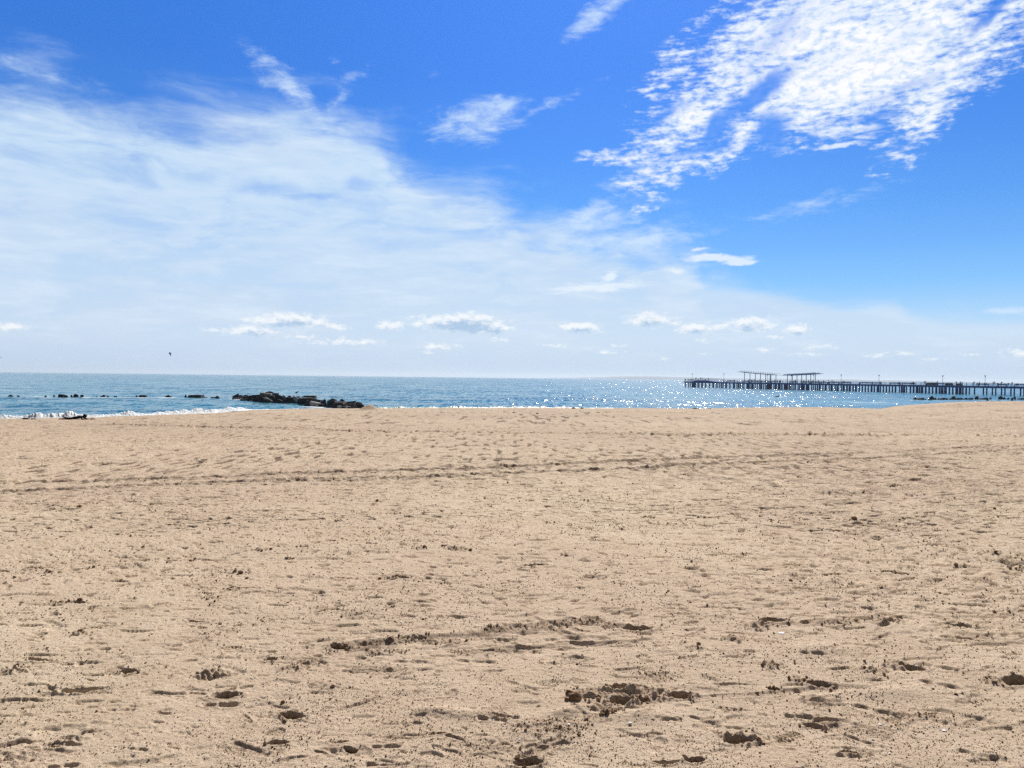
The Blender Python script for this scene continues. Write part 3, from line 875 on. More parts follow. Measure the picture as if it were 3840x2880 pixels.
# ---- clods, grit and shell fragments: nobody could count them
def ico():
    bm = bmesh.new()
    bmesh.ops.create_icosphere(bm, subdivisions=1, radius=1.0)
    v = np.array([p.co[:] for p in bm.verts]); f = np.array([[q.index for q in fc.verts] for fc in bm.faces])
    bm.free()
    return v, f
IV, IF = ico()
def scatter(name, x, y, size, flat, mat, label, squash=1.0, sink=0.35):
    n = len(x)
    z = sand_height(x, y)
    V = IV[None] * rng.uniform(0.65, 1.3, (n, len(IV), 1))
    V = V * np.stack([rng.uniform(0.7, 1.3, n), rng.uniform(0.7, 1.3, n), rng.uniform(*flat, n)], -1)[:, None, :]
    a = rng.uniform(0, 2 * np.pi, n); t = rng.uniform(-0.5, 0.5, n) * squash
    ca, sa, ct, st_ = np.cos(a), np.sin(a), np.cos(t), np.sin(t)
    vx = V[..., 0] * ca[:, None] - V[..., 1] * sa[:, None]
    vy = V[..., 0] * sa[:, None] + V[..., 1] * ca[:, None]
    vz = V[..., 2]
    vy, vz = vy * ct[:, None] - vz * st_[:, None], vy * st_[:, None] + vz * ct[:, None]
    P = np.stack([vx, vy, vz], -1) * size[:, None, None]
    P += np.stack([x, y, z + size * (1 - sink) * 0.6], -1)[:, None, :]
    fc = (IF[None] + (np.arange(n) * len(IV))[:, None, None]).reshape(-1, 3)
    o = link(name, np_mesh(name, P.reshape(-1, 3), fc, False), mat)
    tag(o, label, kind='stuff')
    return o

def rand_polar(n, r0, r1, dens=None):
    # uniform per picture area between the radii, thinned by clumping noise
    m = n * 4
    inv = rng.uniform(1 / r1, 1 / r0, m)
    r = 1 / inv
    ph = rng.uniform(-R(46), R(46), m)
    x, y = r * np.sin(ph), r * np.cos(ph)
    c = 0.5 + 0.5 * gnoise(x / 0.7, y / 0.7, 201) + 0.35 * gnoise(x / 0.2, y / 0.2, 202) + 0.3 * gnoise(x / 2.2, y / 2.2, 203)
    keep = rng.uniform(0, 1, m) < np.clip(c, 0.03, 1) ** 1.7
    return x[keep][:n], y[keep][:n]

x1_, y1_ = rand_polar(82000, 2.6, 26.0)
r1_ = np.hypot(x1_, y1_)
s1_ = np.exp(rng.normal(math.log(0.0019), 0.42, len(x1_))) * np.clip(r1_ / 4.5, 0.8, 2.1)
xs, ys, ss = [x1_], [y1_], [s1_]
for (cx, cy, rad, cnt, sz) in clod_spots:
    rr = math.hypot(cx, cy)
    if rr > 32: continue
    if rnd_feat.get((round(cx, 4), round(cy, 4))): cnt = cnt // 4
    cnt = int(cnt * min(1, (6 / rr) ** 1.2)) + 3
    a = rng.uniform(0, 2 * np.pi, cnt); q = rad * np.sqrt(rng.uniform(0, 1, cnt)) * 1.05
    xs.append(cx + q * np.cos(a)); ys.append(cy + q * np.sin(a) * 0.7)
    f_ = sz if sz in (0.6, 1.9) else 1.0
    ss.append(f_ * np.exp(rng.normal(math.log(0.0042), 0.5, cnt)) * max(0.75, min(2.0, rr / 6)) * rng.choice([0.7, 1.0, 1.0, 1.5], cnt))
x_, y_, s_ = np.concatenate(xs), np.concatenate(ys), np.clip(np.concatenate(ss), 0.0015, 0.035)
print('clods', len(x_))
scatter('sand_clods', x_, y_, s_, (0.6, 1.0), M_clod, 'small dark clods and grit of damp sand strewn over the beach')
x2_, y2_ = rand_polar(600, 2.8, 20.0)
s2_ = np.exp(rng.normal(math.log(0.0035), 0.45, len(x2_))) * np.clip(np.hypot(x2_, y2_) / 6, 0.8, 2.0)
scatter('shell_fragments', x2_, y2_, np.clip(s2_, 0.002, 0.02), (0.2, 0.45), M_shell, 'scattered white shell fragments on the sand', 1.5, 0.1)

# single lumps that stand out
def lump(px, py, w, h, label, name='sand_lump', mat=None, cat='lump of sand', seed=0, flat=False, dark=True):
    x, y, r, phi = hit_sand(px, py)
    s = r / F
    bm = bmesh.new()
    bmesh.ops.create_icosphere(bm, subdivisions=3 if not flat else 2, radius=1.0)
    for v in bm.verts:
        n = mn.noise(v.co * 1.4 + Vector((seed * 3.1, 0, 0))) * 0.30 + mn.noise(v.co * 4 + Vector((0, seed, 0))) * 0.10
        v.co *= 1 + n
        if flat: v.co.x = max(-.8, min(.8, v.co.x)); v.co.z = max(-.6, min(.6, v.co.z))
    for v in bm.verts:
        v.co = Vector((v.co.x * w / 2 * s, v.co.y * w / 2 * s * 0.8, (v.co.z + 0.7) * h / 1.9 * s))
    z = float(sand_height(np.array([x]), np.array([y]))[0])
    o = link(name, bm_mesh(name, bm, not flat), mat or M_clod, None, (x, y, z - 0.004))
    return tag(o, label, cat, 'lumps of damp sand' if mat is None else None)
lump(2156, 2622, 52, 34, 'largest round dark lump of damp sand left of the big dug hole', seed=1)
lump(2127, 2628, 20, 15, 'small dark lump of damp sand left of the largest round lump', seed=2)
lump(2133, 2603, 26, 22, 'reddish dark lump of damp sand just behind the largest round lump', seed=3)
lump(2277, 2684, 16, 26, 'tall narrow lump of damp sand at the front edge of the big dug hole', seed=4)
lump(2258, 2686, 22, 12, 'low flat lump beside the tall narrow lump at the dug hole', seed=5)
lump(1060, 2632, 16, 14, 'lone dark lump above the crater with cracked rim, lower left', seed=6)
lump(2363, 2719, 15, 13, 'white square shell piece below the big dug hole', 'shell_piece', M_shell, 'shell', 7, True)
lump(2930, 2381, 24, 6, 'long flat white shell piece beside the sand scuffs on the right', 'shell_piece', M_shell, 'shell', 8, True)
lump(3301, 2720, 14, 9, 'white shell piece just left of the sole print at lower right', 'shell_piece', M_shell, 'shell', 9, True)
lump(3540, 2740, 18, 9, 'wide white shell piece at the lower right of the beach', 'shell_piece', M_shell, 'shell', 10, True)
# ------------------------------------------------------------------ sea
SPHI = az_grid(R(36.5), 0.8 / 768, R(86))
srow = px_rows(EYE, 58.0, 0.16, 2500.0)
more = []
r = srow[-1]
while r < 9000:
    r *= 1.12; more.append(r)
srow = np.concatenate([srow, more])
SR = np.broadcast_to(srow[:, None], (len(srow), len(SPHI)))
SP = np.broadcast_to(SPHI[None, :], SR.shape)
SX, SY = SR * np.sin(SP), SR * np.cos(SP)
print('sea grid', SR.shape)
fade = 1 / (1 + (SR / 500.0) ** 2)
c, s_r = math.cos(0.25), math.sin(0.25)
WX, WY = SX * c + SY * s_r, -SX * s_r + SY * c
hs = 0.085 * gnoise(WX / 6.5, WY / 3.4, 301) + 0.06 * gnoise(WX / 2.8 + 0.3 * gnoise(WX / 9, WY / 9, 300), WY / 1.5, 302)
hs += 0.03 * gnoise(WX / 1.1, WY / 0.7, 303)
hs += 0.09 * np.sin(WY / 3.6 + 1.2 * gnoise(WX / 25, WY / 25, 304)) * (0.5 + 0.5 * gnoise(WX / 20, WY / 14, 305))
hs = np.abs(hs + 0.12) ** 1.1 - 0.12
hs = hs * (0.35 + 0.65 * fade)
foam = np.zeros(SR.shape, np.float32)
shD = shoreD(SPHI)[None, :]
# thin foam lines along the rock groyne and the right-hand rocks
def foamline(pts, wid, strength):
    P_ = [on_plane(*p) for p in pts]
    for a, b in zip(P_[:-1], P_[1:]):
        d = b - a; L = d.length
        s = ((SX - a.x) * d.x + (SY - a.y) * d.y) / (L * L)
        v = np.abs((SX - a.x) * d.y - (SY - a.y) * d.x) / L
        k = (s > -0.02) & (s < 1.02)
        np.maximum(foam, strength * k * np.exp(-(v / wid) ** 2), out=foam)
foamline([(120, 1486), (200, 1487)], 1.6, .8)
foamline([(310, 1490), (420, 1490), (560, 1491), (660, 1490)], 2.2, 1.0)
foamline([(860, 1496), (920, 1500)], 1.6, .8)
foamline([(3000, 1488), (3400, 1494), (3840, 1502), (4200, 1510)], 1.2, .55)
foamline([(3420, 1500), (3800, 1501), (4200, 1506)], 1.2, .8)
foamline([(2870, 1489), (3000, 1489), (3340, 1495)], 1.0, .7)
foamline([(3160, 1508), (3370, 1511)], 1.3, .75)
foamline([(2700, 1511), (2850, 1513)], 1.3, .5)
foamline([(1130, 1523), (1290, 1530), (1420, 1531)], 1.6, .8)
foamline([(0, 1446), (240, 1452)], 2.5, .5)
foamline([(380, 1465), (700, 1468)], 2.5, .45)
np.maximum(foam, (0.55 * np.exp(-((SR - shD - 0.6) / 1.2) ** 2)).astype(np.float32), out=foam)
sea_me = np_mesh('sea', np.stack([SX, SY, hs], -1).reshape(-1, 3), grid_faces(*SR.shape)[:, ::-1])
a_ = sea_me.attributes.new('foam', 'FLOAT', 'POINT')
a_.data.foreach_set('value', foam.ravel())
sea = link('sea', sea_me, M_water)
tag(sea, 'blue sea glittering towards the sun', kind='structure')

# breaking wave along the shore: a ridge of foam over green water
SHP = [(-900, 1586), (-300, 1580), (0, 1571), (200, 1568), (350, 1565), (520, 1560), (700, 1552), (800, 1548), (900, 1542), (960, 1538), (1060, 1535), (1200, 1533), (1360, 1532),
       (1390, 1532), (1500, 1531), (1700, 1530.5), (1900, 1530.5), (2050, 1530.5), (2180, 1531), (2300, 1531)]
def interp_prof(px, tab):
    return np.interp(px, [t[0] for t in tab], [t[1] for t in tab])
hgt = [(-900, .50), (0, .52), (350, .52), (700, .72), (860, .62), (910, .34), (980, .12), (1360, .07), (1390, .30), (1900, .30), (2060, .32), (2180, .12), (2300, .02)]
fmt = [(-900, .88), (0, .85), (300, .92), (500, .95), (640, 1.0), (860, 1.0), (960, .75), (1360, .6), (1400, .28), (1700, .33), (1780, .42), (1900, .55), (2150, .6), (2300, .5)]
pxs = np.arange(-900, 2300, 1.5)
ux = np.linspace(0, 1, 22)
VV = np.zeros((len(pxs), len(ux), 3)); FO = np.zeros((len(pxs), len(ux)))
py_ = interp_prof(pxs, SHP)
for i, (a, b) in enumerate(zip(pxs, py_)):
    p = on_plane(float(a), float(b), 0.0)
    rr = math.hypot(p.x, p.y); ph = math.atan2(p.x, p.y)
    hh = float(interp_prof(a, hgt)); ff = float(interp_prof(a, fmt))
    n = 0.6 + 0.55 * mn.noise(Vector((p.x / 1.3, 0.2, 0))) + 0.35 * mn.noise(Vector((p.x / 4.5, 5.2, 0)))
    wdt = 3.2
    for j, u in enumerate(ux):
        prof = math.exp(-((u - 0.38) / 0.2) ** 2)
        lump_ = 1 + 0.5 * mn.noise(Vector((p.x / 0.35, u * 6, 1.7))) + 0.35 * mn.noise(Vector((p.x / 0.12, u * 14, 3.7)))
        z = -0.05 + hh * min(max(n, 0.35), 1.0) * prof * lump_ + 0.03
        q = rr - 0.9 + wdt * u
        VV[i, j] = (q * math.sin(ph), q * math.cos(ph), z)
        FO[i, j] = ff * (1 - 0.55 * abs(u - 0.3) / 0.7)
surf_me = np_mesh('surf', VV.reshape(-1, 3), grid_faces(len(pxs), len(ux)))
a_ = surf_me.attributes.new('foam', 'FLOAT', 'POINT')
a_.data.foreach_set('value', FO.astype(np.float32).ravel())
tag(link('surf', surf_me, M_surf), 'white surf breaking along the shore', kind='stuff')
# ------------------------------------------------------------------ rocks of the groyne
LX = [0, 240, 400, 640, 760, 880, 1000, 1100, 1200, 1300, 1380]
LD = []
for x_p, y_p in zip(LX, [1486, 1487.5, 1488, 1489, 1491, 1497, 1508, 1511, 1523, 1531, 1531]):
    LD.append(on_plane(x_p, y_p, 0.0).y)
def groyne_depth(x):
    return float(np.interp(x, LX, LD))

rock_n = 0
def rock(x, ytop, ybot, w, shape='block', mat=None, back=0.0, tilt=0.0, label='', group=None, depth=None, name='rock', cat='rock', deep=1.0):
    """x, ytop, ybot, w in photo pixels; the rock goes on down into the water or the pile"""
    global rock_n
    rock_n += 1
    rnd = random.Random(rock_n * 13 + 5)
    Yd = (depth if depth is not None else groyne_depth(x)) + back
    top = at_depth(x, ytop, Yd); bot = at_depth(x, ybot, Yd)
    s = Yd / F
    W_ = w * s
    h = top.z - bot.z
    bm = bmesh.new()
    base = min(bot.z, 0.0) - 0.5
    if bot.z > 0.35: base = bot.z - 0.45
    dy = W_ * rnd.uniform(0.45, 0.7)
    pts = []
    lean = tilt
    if shape == 'block':
        for sx in (-1, 1):
            for sy in (-1, 1):
                pts.append((sx * W_ / 2 * rnd.uniform(.78, .95), sy * dy / 2, h * rnd.uniform(.72, 1.0) + lean * sx * h))
                pts.append((sx * W_ / 2 * rnd.uniform(.92, 1.02), sy * dy / 2 * 1.2, h * rnd.uniform(.1, .35)))
                pts.append((sx * W_ / 2 * 1.02, sy * dy / 2 * 1.2, base - bot.z))
    elif shape == 'slab':
        for sx in (-1, 1):
            for sy in (-1, 1):
                pts.append((sx * W_ / 2 * rnd.uniform(.92, 1.0), sy * dy / 2, h * (0.9 if sx * lean > 0 else (0.9 - abs(lean))) + rnd.uniform(-.04, .04) * h))
                pts.append((sx * W_ / 2 * .95, sy * dy / 2 * 1.1, (h * 0.25 if sx * lean > 0 else 0) + (base - bot.z) * 0.4))
        pts.append((0, 0, base - bot.z))
    elif shape == 'dome':
        for k in range(16):
            a = rnd.uniform(0, 2 * math.pi); e = rnd.uniform(0, 1.5)
            pts.append((math.cos(a) * math.cos(e) * W_ / 2, math.sin(a) * math.cos(e) * dy / 2, h * (0.25 + 0.75 * math.sin(e))))
        for a in range(8):
            pts.append((math.cos(a * .785) * W_ / 2, math.sin(a * .785) * dy / 2, base - bot.z))
        pts.append((0.05 * W_, 0, h))
    elif shape == 'peak':
        px_ = lean * W_ * 0.5
        pts += [(px_, -dy * .15, h), (px_ * .7, dy * .25, h * .93), (px_ + W_ * .1, 0, h * .85)]
        for k in range(9):
            a = k * 0.7 + rnd.uniform(-.2, .2)
            pts.append((math.cos(a) * W_ / 2 * rnd.uniform(.85, 1), math.sin(a) * dy / 2, h * rnd.uniform(0, .35)))
            pts.append((math.cos(a) * W_ / 2, math.sin(a) * dy / 2, base - bot.z))
    vs = [bm.verts.new(p) for p in pts]
    r_ = bmesh.ops.convex_hull(bm, input=vs)
    for v in [v for v in bm.verts if not v.link_faces]:
        bm.verts.remove(v)
    bmesh.ops.subdivide_edges(bm, edges=bm.edges[:], cuts=2, use_grid_fill=True)
    for v in bm.verts:
        n = mn.noise_vector(v.co * (2.2 / max(W_, .6)) + Vector((rock_n * 3.7, 0, 0)))
        v.co += n * 0.07 * min(W_, h * 2 + .2)
    o = link(name, bm_mesh(name, bm), mat or M_rock, None, (bot.x, bot.y, bot.z))
    tag(o, label, cat, group)
    return o

G1 = 'rocks of the groyne in the sea'
ordn = ['first', 'second', 'third', 'fourth', 'fifth', 'sixth', 'seventh', 'eighth', 'ninth', 'tenth', 'eleventh', 'twelfth', 'thirteenth', 'fourteenth', 'fifteenth', 'sixteenth']
# the chain of low rocks in the open water, from the left
chain = [(40, 1480, 1485, 20, 'peak', 'low dark rock nearest the left edge of the sea'), (68, 1482.5, 1485.5, 13, 'dome', 'tiny dark rock just right of the leftmost one'),
         (170, 1482.5, 1485.5, 11, 'dome', 'tiny low rock at the foam, third of the chain from the left'), (203, 1481, 1485.5, 8, 'dome', 'small nub of rock left of the big square rock'),
         (232, 1477.5, 1488, 20, 'block', 'big square dark rock, largest of the chain at the left'), (248, 1481.5, 1487.5, 14, 'dome', 'low rock leaning against the big square rock'),
         (268, 1480, 1487, 7, 'dome', 'narrow little rock between two large ones of the chain'), (284, 1477.5, 1487.5, 21, 'dome', 'rounded dark rock with foam at its right side'),
         (308, 1480, 1487, 17, 'dome', 'low rounded rock right of the rounded foamy one'), (363, 1486, 1489, 8, 'dome', 'tiny flat rock awash before the foam line'),
         (380, 1484, 1489.5, 12, 'peak', 'small rock at the left start of the foam line'), (390, 1480.5, 1488, 16, 'dome', 'grey topped rock at the left end of the foam line'), (405, 1483, 1487, 8, 'dome', 'small pale grey rock beside the foam line'),
         (434, 1485, 1488.5, 14, 'dome', 'very low rock halfway along the foam line'), (512, 1482, 1487.5, 9, 'peak', 'small pointed rock near the middle of the foam line'),
         (536, 1480.5, 1488, 25, 'block', 'wide low rock near the right of the foam line'), (631, 1481, 1488, 25, 'peak', 'pointed rock at the right end of the foam line'),
         (696, 1480.5, 1490, 9, 'dome', 'small round rock left of the long low rock'), (736, 1480, 1491.5, 50, 'block', 'long low rock with a flat top, between chain and groyne'),
         (774, 1489, 1492, 8, 'dome', 'tiny rock just right of the long low rock'), (800, 1489, 1492, 18, 'slab', 'thin flat rock beside the pointed one before the groyne'), (815, 1483, 1491, 16, 'peak', 'pointed rock last before the groyne begins')]
for (x, a, b, w, shp, lab) in chain:
    rock(x, a, b, w, shp, None, 0, 0.0, lab, 'chain of low rocks in the open sea')
# the main pile
pile = [
    (886, 1476.5, 1491, 26, 'peak', 'd', 3, .5, 'pointed dark rock at the left tip of the groyne'),
    (903, 1480, 1490, 16, 'block', 'g', 3.5, 0, 'pale grey stone beside the pointed rock at the left tip'),
    (922, 1482, 1493, 24, 'dome', 'd', 2.5, 0, 'rounded dark rock, second hump of the groyne from the left'),
    (942, 1483.5, 1492, 20, 'dome', 'd', 2.5, 0, 'rounded dark rock, third hump of the groyne from the left'),
    (888, 1492, 1497, 32, 'slab', 'g', 0, .2, 'low grey slab awash below the left tip'),
    (925, 1496, 1502, 36, 'slab', 'd', 0, .3, 'flat dark slab in front of the left humps'),
    (944, 1501, 1508.5, 26, 'slab', 'd', -1.2, -.3, 'flat dark slab lying lowest at the left front'),
    (958, 1487, 1499, 34, 'slab', 'g', 1.2, .7, 'grey slab tilted up to the right at the left of the heap'),
    (950, 1493, 1503, 34, 'block', 'd', 1.0, 0, 'dark block under the grey tilted slab'),
    (988, 1477, 1490, 62, 'slab', 'd', 3.0, .35, 'long dark slab high on the heap rising to the right'),
    (1010, 1468.5, 1480, 30, 'dome', 'd', 3.4, 0, 'rounded dark rock topmost of the whole groyne'),
    (1004, 1472.5, 1477, 30, 'slab', 'p', 2.4, -.5, 'white slab sloping just under the topmost rock'),
    (984, 1471.5, 1474.5, 18, 'slab', 'p', 3.2, -.2, 'thin white slab left of the topmost rock'),
    (996, 1481, 1506, 70, 'block', 'd', 1.8, .1, 'great dark block forming the middle of the heap'),
    (966, 1493, 1503, 32, 'slab', 'g', 0.4, .7, 'blue grey slab leaning at the left foot of the heap'),
    (1000, 1489, 1510, 52, 'peak', 'd', -0.4, -.2, 'dark pyramid shaped rock at the front of the heap'),
    (1000, 1489.5, 1499, 30, 'slab', 'g', -0.9, -.7, 'thin grey slab on the front of the pyramid rock'),
    (1036, 1472, 1485, 18, 'block', 'g', 3.2, 0, 'rough grey rock right of the topmost one'),
    (1041, 1480, 1509, 46, 'dome', 'd', 0.8, 0, 'big dark rounded rock right of the pyramid rock'),
    (1062, 1484, 1500, 20, 'dome', 'd', 1.8, 0, 'dark round hump, left of a similar hump and a pale slab'),
    (1072, 1488, 1494, 18, 'slab', 'g', 0.6, .5, 'short grey slab between the two round humps'),
    (1086, 1485, 1500, 18, 'dome', 'd', 1.6, 0, 'dark round hump just left of the white leaning slab'),
    (1052, 1499, 1510, 46, 'peak', 'd', -0.6, -.3, 'low dark wedge at the front right of the heap'),
    (1088, 1493, 1502, 30, 'slab', 'g', 0.2, .6, 'blue grey slab tilted below the round humps'),
    (1098, 1488, 1511, 40, 'block', 'd', 0.0, .1, 'large dark block under the white leaning slab'),
    (1112, 1477, 1500, 22, 'slab', 'p', 0.8, -.75, 'white slab leaning steeply, brightest stone of the groyne'),
    (1134, 1490, 1513, 34, 'dome', 'd', 0.6, 0, 'dark round rock right of the white leaning slab'),
    (1162, 1483.5, 1492, 38, 'slab', 'd', 3.0, .1, 'flat dark table shaped rock standing up against the water'),
    (1158, 1491, 1514, 56, 'block', 'd', 1.4, -.1, 'dark block under the table shaped rock'),
    (1185, 1492, 1503, 44, 'slab', 'g', 2.2, -.6, 'grey slab sloping down right of the table shaped rock'),
    (1162, 1497, 1521, 44, 'dome', 'g', -0.6, 0, 'big grey streaked rock in the middle of the groyne'),
    (1187, 1501, 1515, 46, 'slab', 'p', -1.2, -.75, 'long white slab sloping down over the streaked rock'),
    (1180, 1507, 1524, 54, 'block', 'd', -0.8, 0, 'low dark block at the waterline under the long white slab'),
    (1213, 1496, 1517, 22, 'peak', 'd', 1.0, .4, 'dark upright rock left of the grey dome'),
    (1206, 1515, 1528, 28, 'dome', 'd', -0.6, 0, 'small dark round rock at the waterline below the upright one'),
    (1192, 1521.5, 1525, 16, 'slab', 'p', -2.0, .2, 'little white stone at the waterline'),
    (1246, 1492, 1514, 46, 'dome', 'g', 1.8, 0, 'wide grey dome shaped rock'),
    (1248, 1505, 1531, 46, 'dome', 'd', -0.2, 0, 'biggest black rock in front of the grey dome'),
    (1264, 1503.5, 1509, 12, 'slab', 'p', -0.6, -.4, 'white chunk right of the grey dome, first of three'),
    (1275, 1504, 1509, 12, 'slab', 'p', -0.3, .2, 'white chunk in the middle of three by the dark triangle'),
    (1291, 1503, 1508.5, 10, 'slab', 'p', -0.3, .4, 'white chunk right of the dark triangular rock'),
    (1283, 1496.5, 1509, 24, 'peak', 'd', 1.6, 0, 'dark triangular rock topping the right part'),
    (1280, 1508, 1531, 52, 'block', 'd', 0.0, 0, 'dark blocky rock under the white chunks'),
    (1313, 1503, 1513, 34, 'slab', 'd', 1.2, .5, 'dark slab tilted up to the right near the end'),
    (1312, 1509, 1516, 46, 'slab', 'g', 0.6, .4, 'long grey slab above the speckled boulder'),
    (1275, 1521, 1525, 18, 'slab', 'p', -1.6, .0, 'flat white stone low in the right part'),
    (1301, 1518, 1524, 10, 'dome', 'p', -1.6, 0, 'round white stone left of the speckled boulder'),
    (1325, 1513, 1531, 32, 'dome', 'g', -0.8, 0, 'speckled light grey boulder near the beach end'),
    (1344, 1508, 1524, 30, 'block', 'g', 0.8, 0, 'grey rock behind the last dark rock'),
    (1352, 1515, 1532, 34, 'dome', 'd', -0.6, 0, 'dark rock at the very end of the groyne against the sand'),
    (1300, 1525, 1532, 30, 'block', 'd', -1.2, 0, 'low dark rock at the waterline before the speckled boulder')]
mats = {'d': M_rock, 'g': M_rock_g, 'p': M_rock_p}
for (x, a, b, w, shp, m, bk, tl, lab) in pile:
    if m == 'd': w *= 1.18; a -= 1.5
    if m == 'p' and shp == 'slab' and w > 15: a += (b - a) * .15
    rock(x, a, b, w, shp, mats[m], bk, tl, lab, G1)

# right-hand row: dark rocks at the end of the beach, with humped ones standing over them
rd = lambda x: on_plane(x, 1498.5, 0.0).y
row = []
for i, (x, h_, w) in enumerate([(3431, 9, 16), (3446, 6, 20), (3460, 7, 18), (3470, 4, 10), (3490, 6, 16), (3508, 7, 14), (3519, 7, 12), (3535, 7, 18), (3549, 6, 14), (3562, 6, 12),
                               (3590, 7, 12), (3605, 7, 16), (3622, 7, 18), (3634, 6, 14), (3646, 7, 12), (3676, 7, 12), (3690, 8, 16), (3766, 8, 12), (3780, 8, 16), (3824, 6, 14), (3838, 7, 10)]):
    rock(x, 1498.5 - h_, 1498.5, w, ['peak', 'block', 'dome'][i % 3], None, 0, 0.2, '%s low dark rock from the left in the row by the right shore' % (ordn[i] if i < 16 else ['seventeenth', 'eighteenth', 'nineteenth', 'twentieth', 'twenty-first'][i - 16]),
         'row of dark rocks by the right shore', rd(x))
for i, x in enumerate([3494, 3576, 3662, 3752]):
    rock(x, 1485, 1498, 20, 'dome', None, 0.8, 0, '%s of the four tall humped rocks from the left, standing over the dark row' % ordn[i], 'humped rocks by the right shore', rd(x))
# small lumps of wrack along the dry edge
def on_edge(px, py, w, h, label):
    x, y, r, ph = hit_sand(px, py)
    rnd = random.Random(int(px))
    bm = bmesh.new()
    bmesh.ops.create_icosphere(bm, subdivisions=2, radius=1)
    s = r / F
    for v in bm.verts:
        v.co *= 1 + 0.35 * mn.noise(v.co * 1.8 + Vector((px, 0, 0)))
        v.co = Vector((v.co.x * w / 2 * s, v.co.y * w / 2.5 * s, v.co.z * h / 2 * s + h * .3 * s))
    o = link('seaweed_clump', bm_mesh('seaweed_clump', bm), M_rock, None, (x, y, float(base_z(ph, r))))
    tag(o, label, 'seaweed', 'clumps of wrack on the sand edge')
for (x, y, w, h, lab) in [(2152, 1533, 15, 7, 'dark clump on the sand edge at the right end of the glinting surf'), (2183, 1533, 11, 6, 'dark clump just right of the one ending the glinting surf'),
                          (2607, 1534, 20, 6, 'wide dark clump on the sand edge left below the pier head'), (2622, 1534, 12, 4, 'low dark clump touching the wide one below the pier head'),
                          (2661, 1534, 8, 5, 'small dark clump on the sand edge below the pier, by itself'), (1926, 1549, 10, 5, 'dark clump lying on the sand below the brightest surf'),
                          (96, 1573, 26, 7, 'brown clump of weed in the surf far left'), (125, 1574, 16, 6, 'smaller brown clump of weed in the surf far left'),
                          (2015, 1551, 10, 4, 'small clump on the sand right of the brightest surf')]:
    on_edge(x, y, w, h, lab)

# driftwood in the water before the pier
def driftwood():
    p = on_plane(2914, 1488, 0.0)
    t = empty('driftwood', (p.x, p.y, 0.0))
    tag(t, 'dark driftwood log floating in the glitter before the pier', 'driftwood')
    s = p.y / F
    bm = bmesh.new()
    add_bar(bm, (-7 * s, 0, 0.02), (8 * s, 0.1, 0.14), 0.09, 0.14, 9)
    link('trunk', bm_mesh('trunk', bm, True), M_rock, t)
    bm = bmesh.new()
    add_bar(bm, (5.5 * s, 0.1, 0.1), (6.8 * s, 0.1, 0.42), 0.12, 0.08, 8)
    link('branch', bm_mesh('branch', bm, True), M_rock, t)
driftwood()
# channel buoy near the horizon
def buoy():
    p = on_plane(1252.5, 1416.0, 0.0)
    t = empty('buoy', (p.x, p.y, 0))
    tag(t, 'small dark buoy far out near the horizon', 'buoy')
    bm = bmesh.new(); add_bar(bm, (0, 0, -0.3), (0, 0, 0.7), 1.0, 1.0, 14)
    link('float', bm_mesh('float', bm), M_steel, t)
    bm = bmesh.new()
    for k in range(4):
        a = k * math.pi / 2 + .4
        add_bar(bm, (math.cos(a) * .7, math.sin(a) * .7, .7), (math.cos(a) * .3, math.sin(a) * .3, 2.3), .08, .08, 5)
    add_bar(bm, (0, 0, 2.1), (0, 0, 2.9), .35, .2, 8)
    link('tower', bm_mesh('tower', bm), M_steel, t)
buoy()

# ------------------------------------------------------------------ skinned bodies
def skin_mesh(name, joints, edges, root=0, sub=1):
    """joints: (x,y,z,r)"""
    bm = bmesh.new()
    lay = bm.verts.layers.skin.verify()
    vs = []
    for i, j in enumerate(joints):
        v = bm.verts.new(j[:3])
        rr = j[3] if isinstance(j[3], tuple) else (j[3], j[3])
        v[lay].radius = rr
        v[lay].use_root = (i == root)
        vs.append(v)
    for a, b in edges:
        bm.edges.new((vs[a], vs[b]))
    me = bpy.data.meshes.new(name + '_src')
    bm.to_mesh(me); bm.free()
    o = bpy.data.objects.new(name + '_src', me)
    COL.objects.link(o)
    m = o.modifiers.new('skin', 'SKIN'); m.use_smooth_shade = True
    s = o.modifiers.new('sub', 'SUBSURF'); s.levels = sub; s.render_levels = sub
    dg = bpy.context.evaluated_depsgraph_get()
    out = bpy.data.meshes.new_from_object(o.evaluated_get(dg))
    out.name = name
    bpy.data.objects.remove(o); bpy.data.meshes.remove(me)
    return out

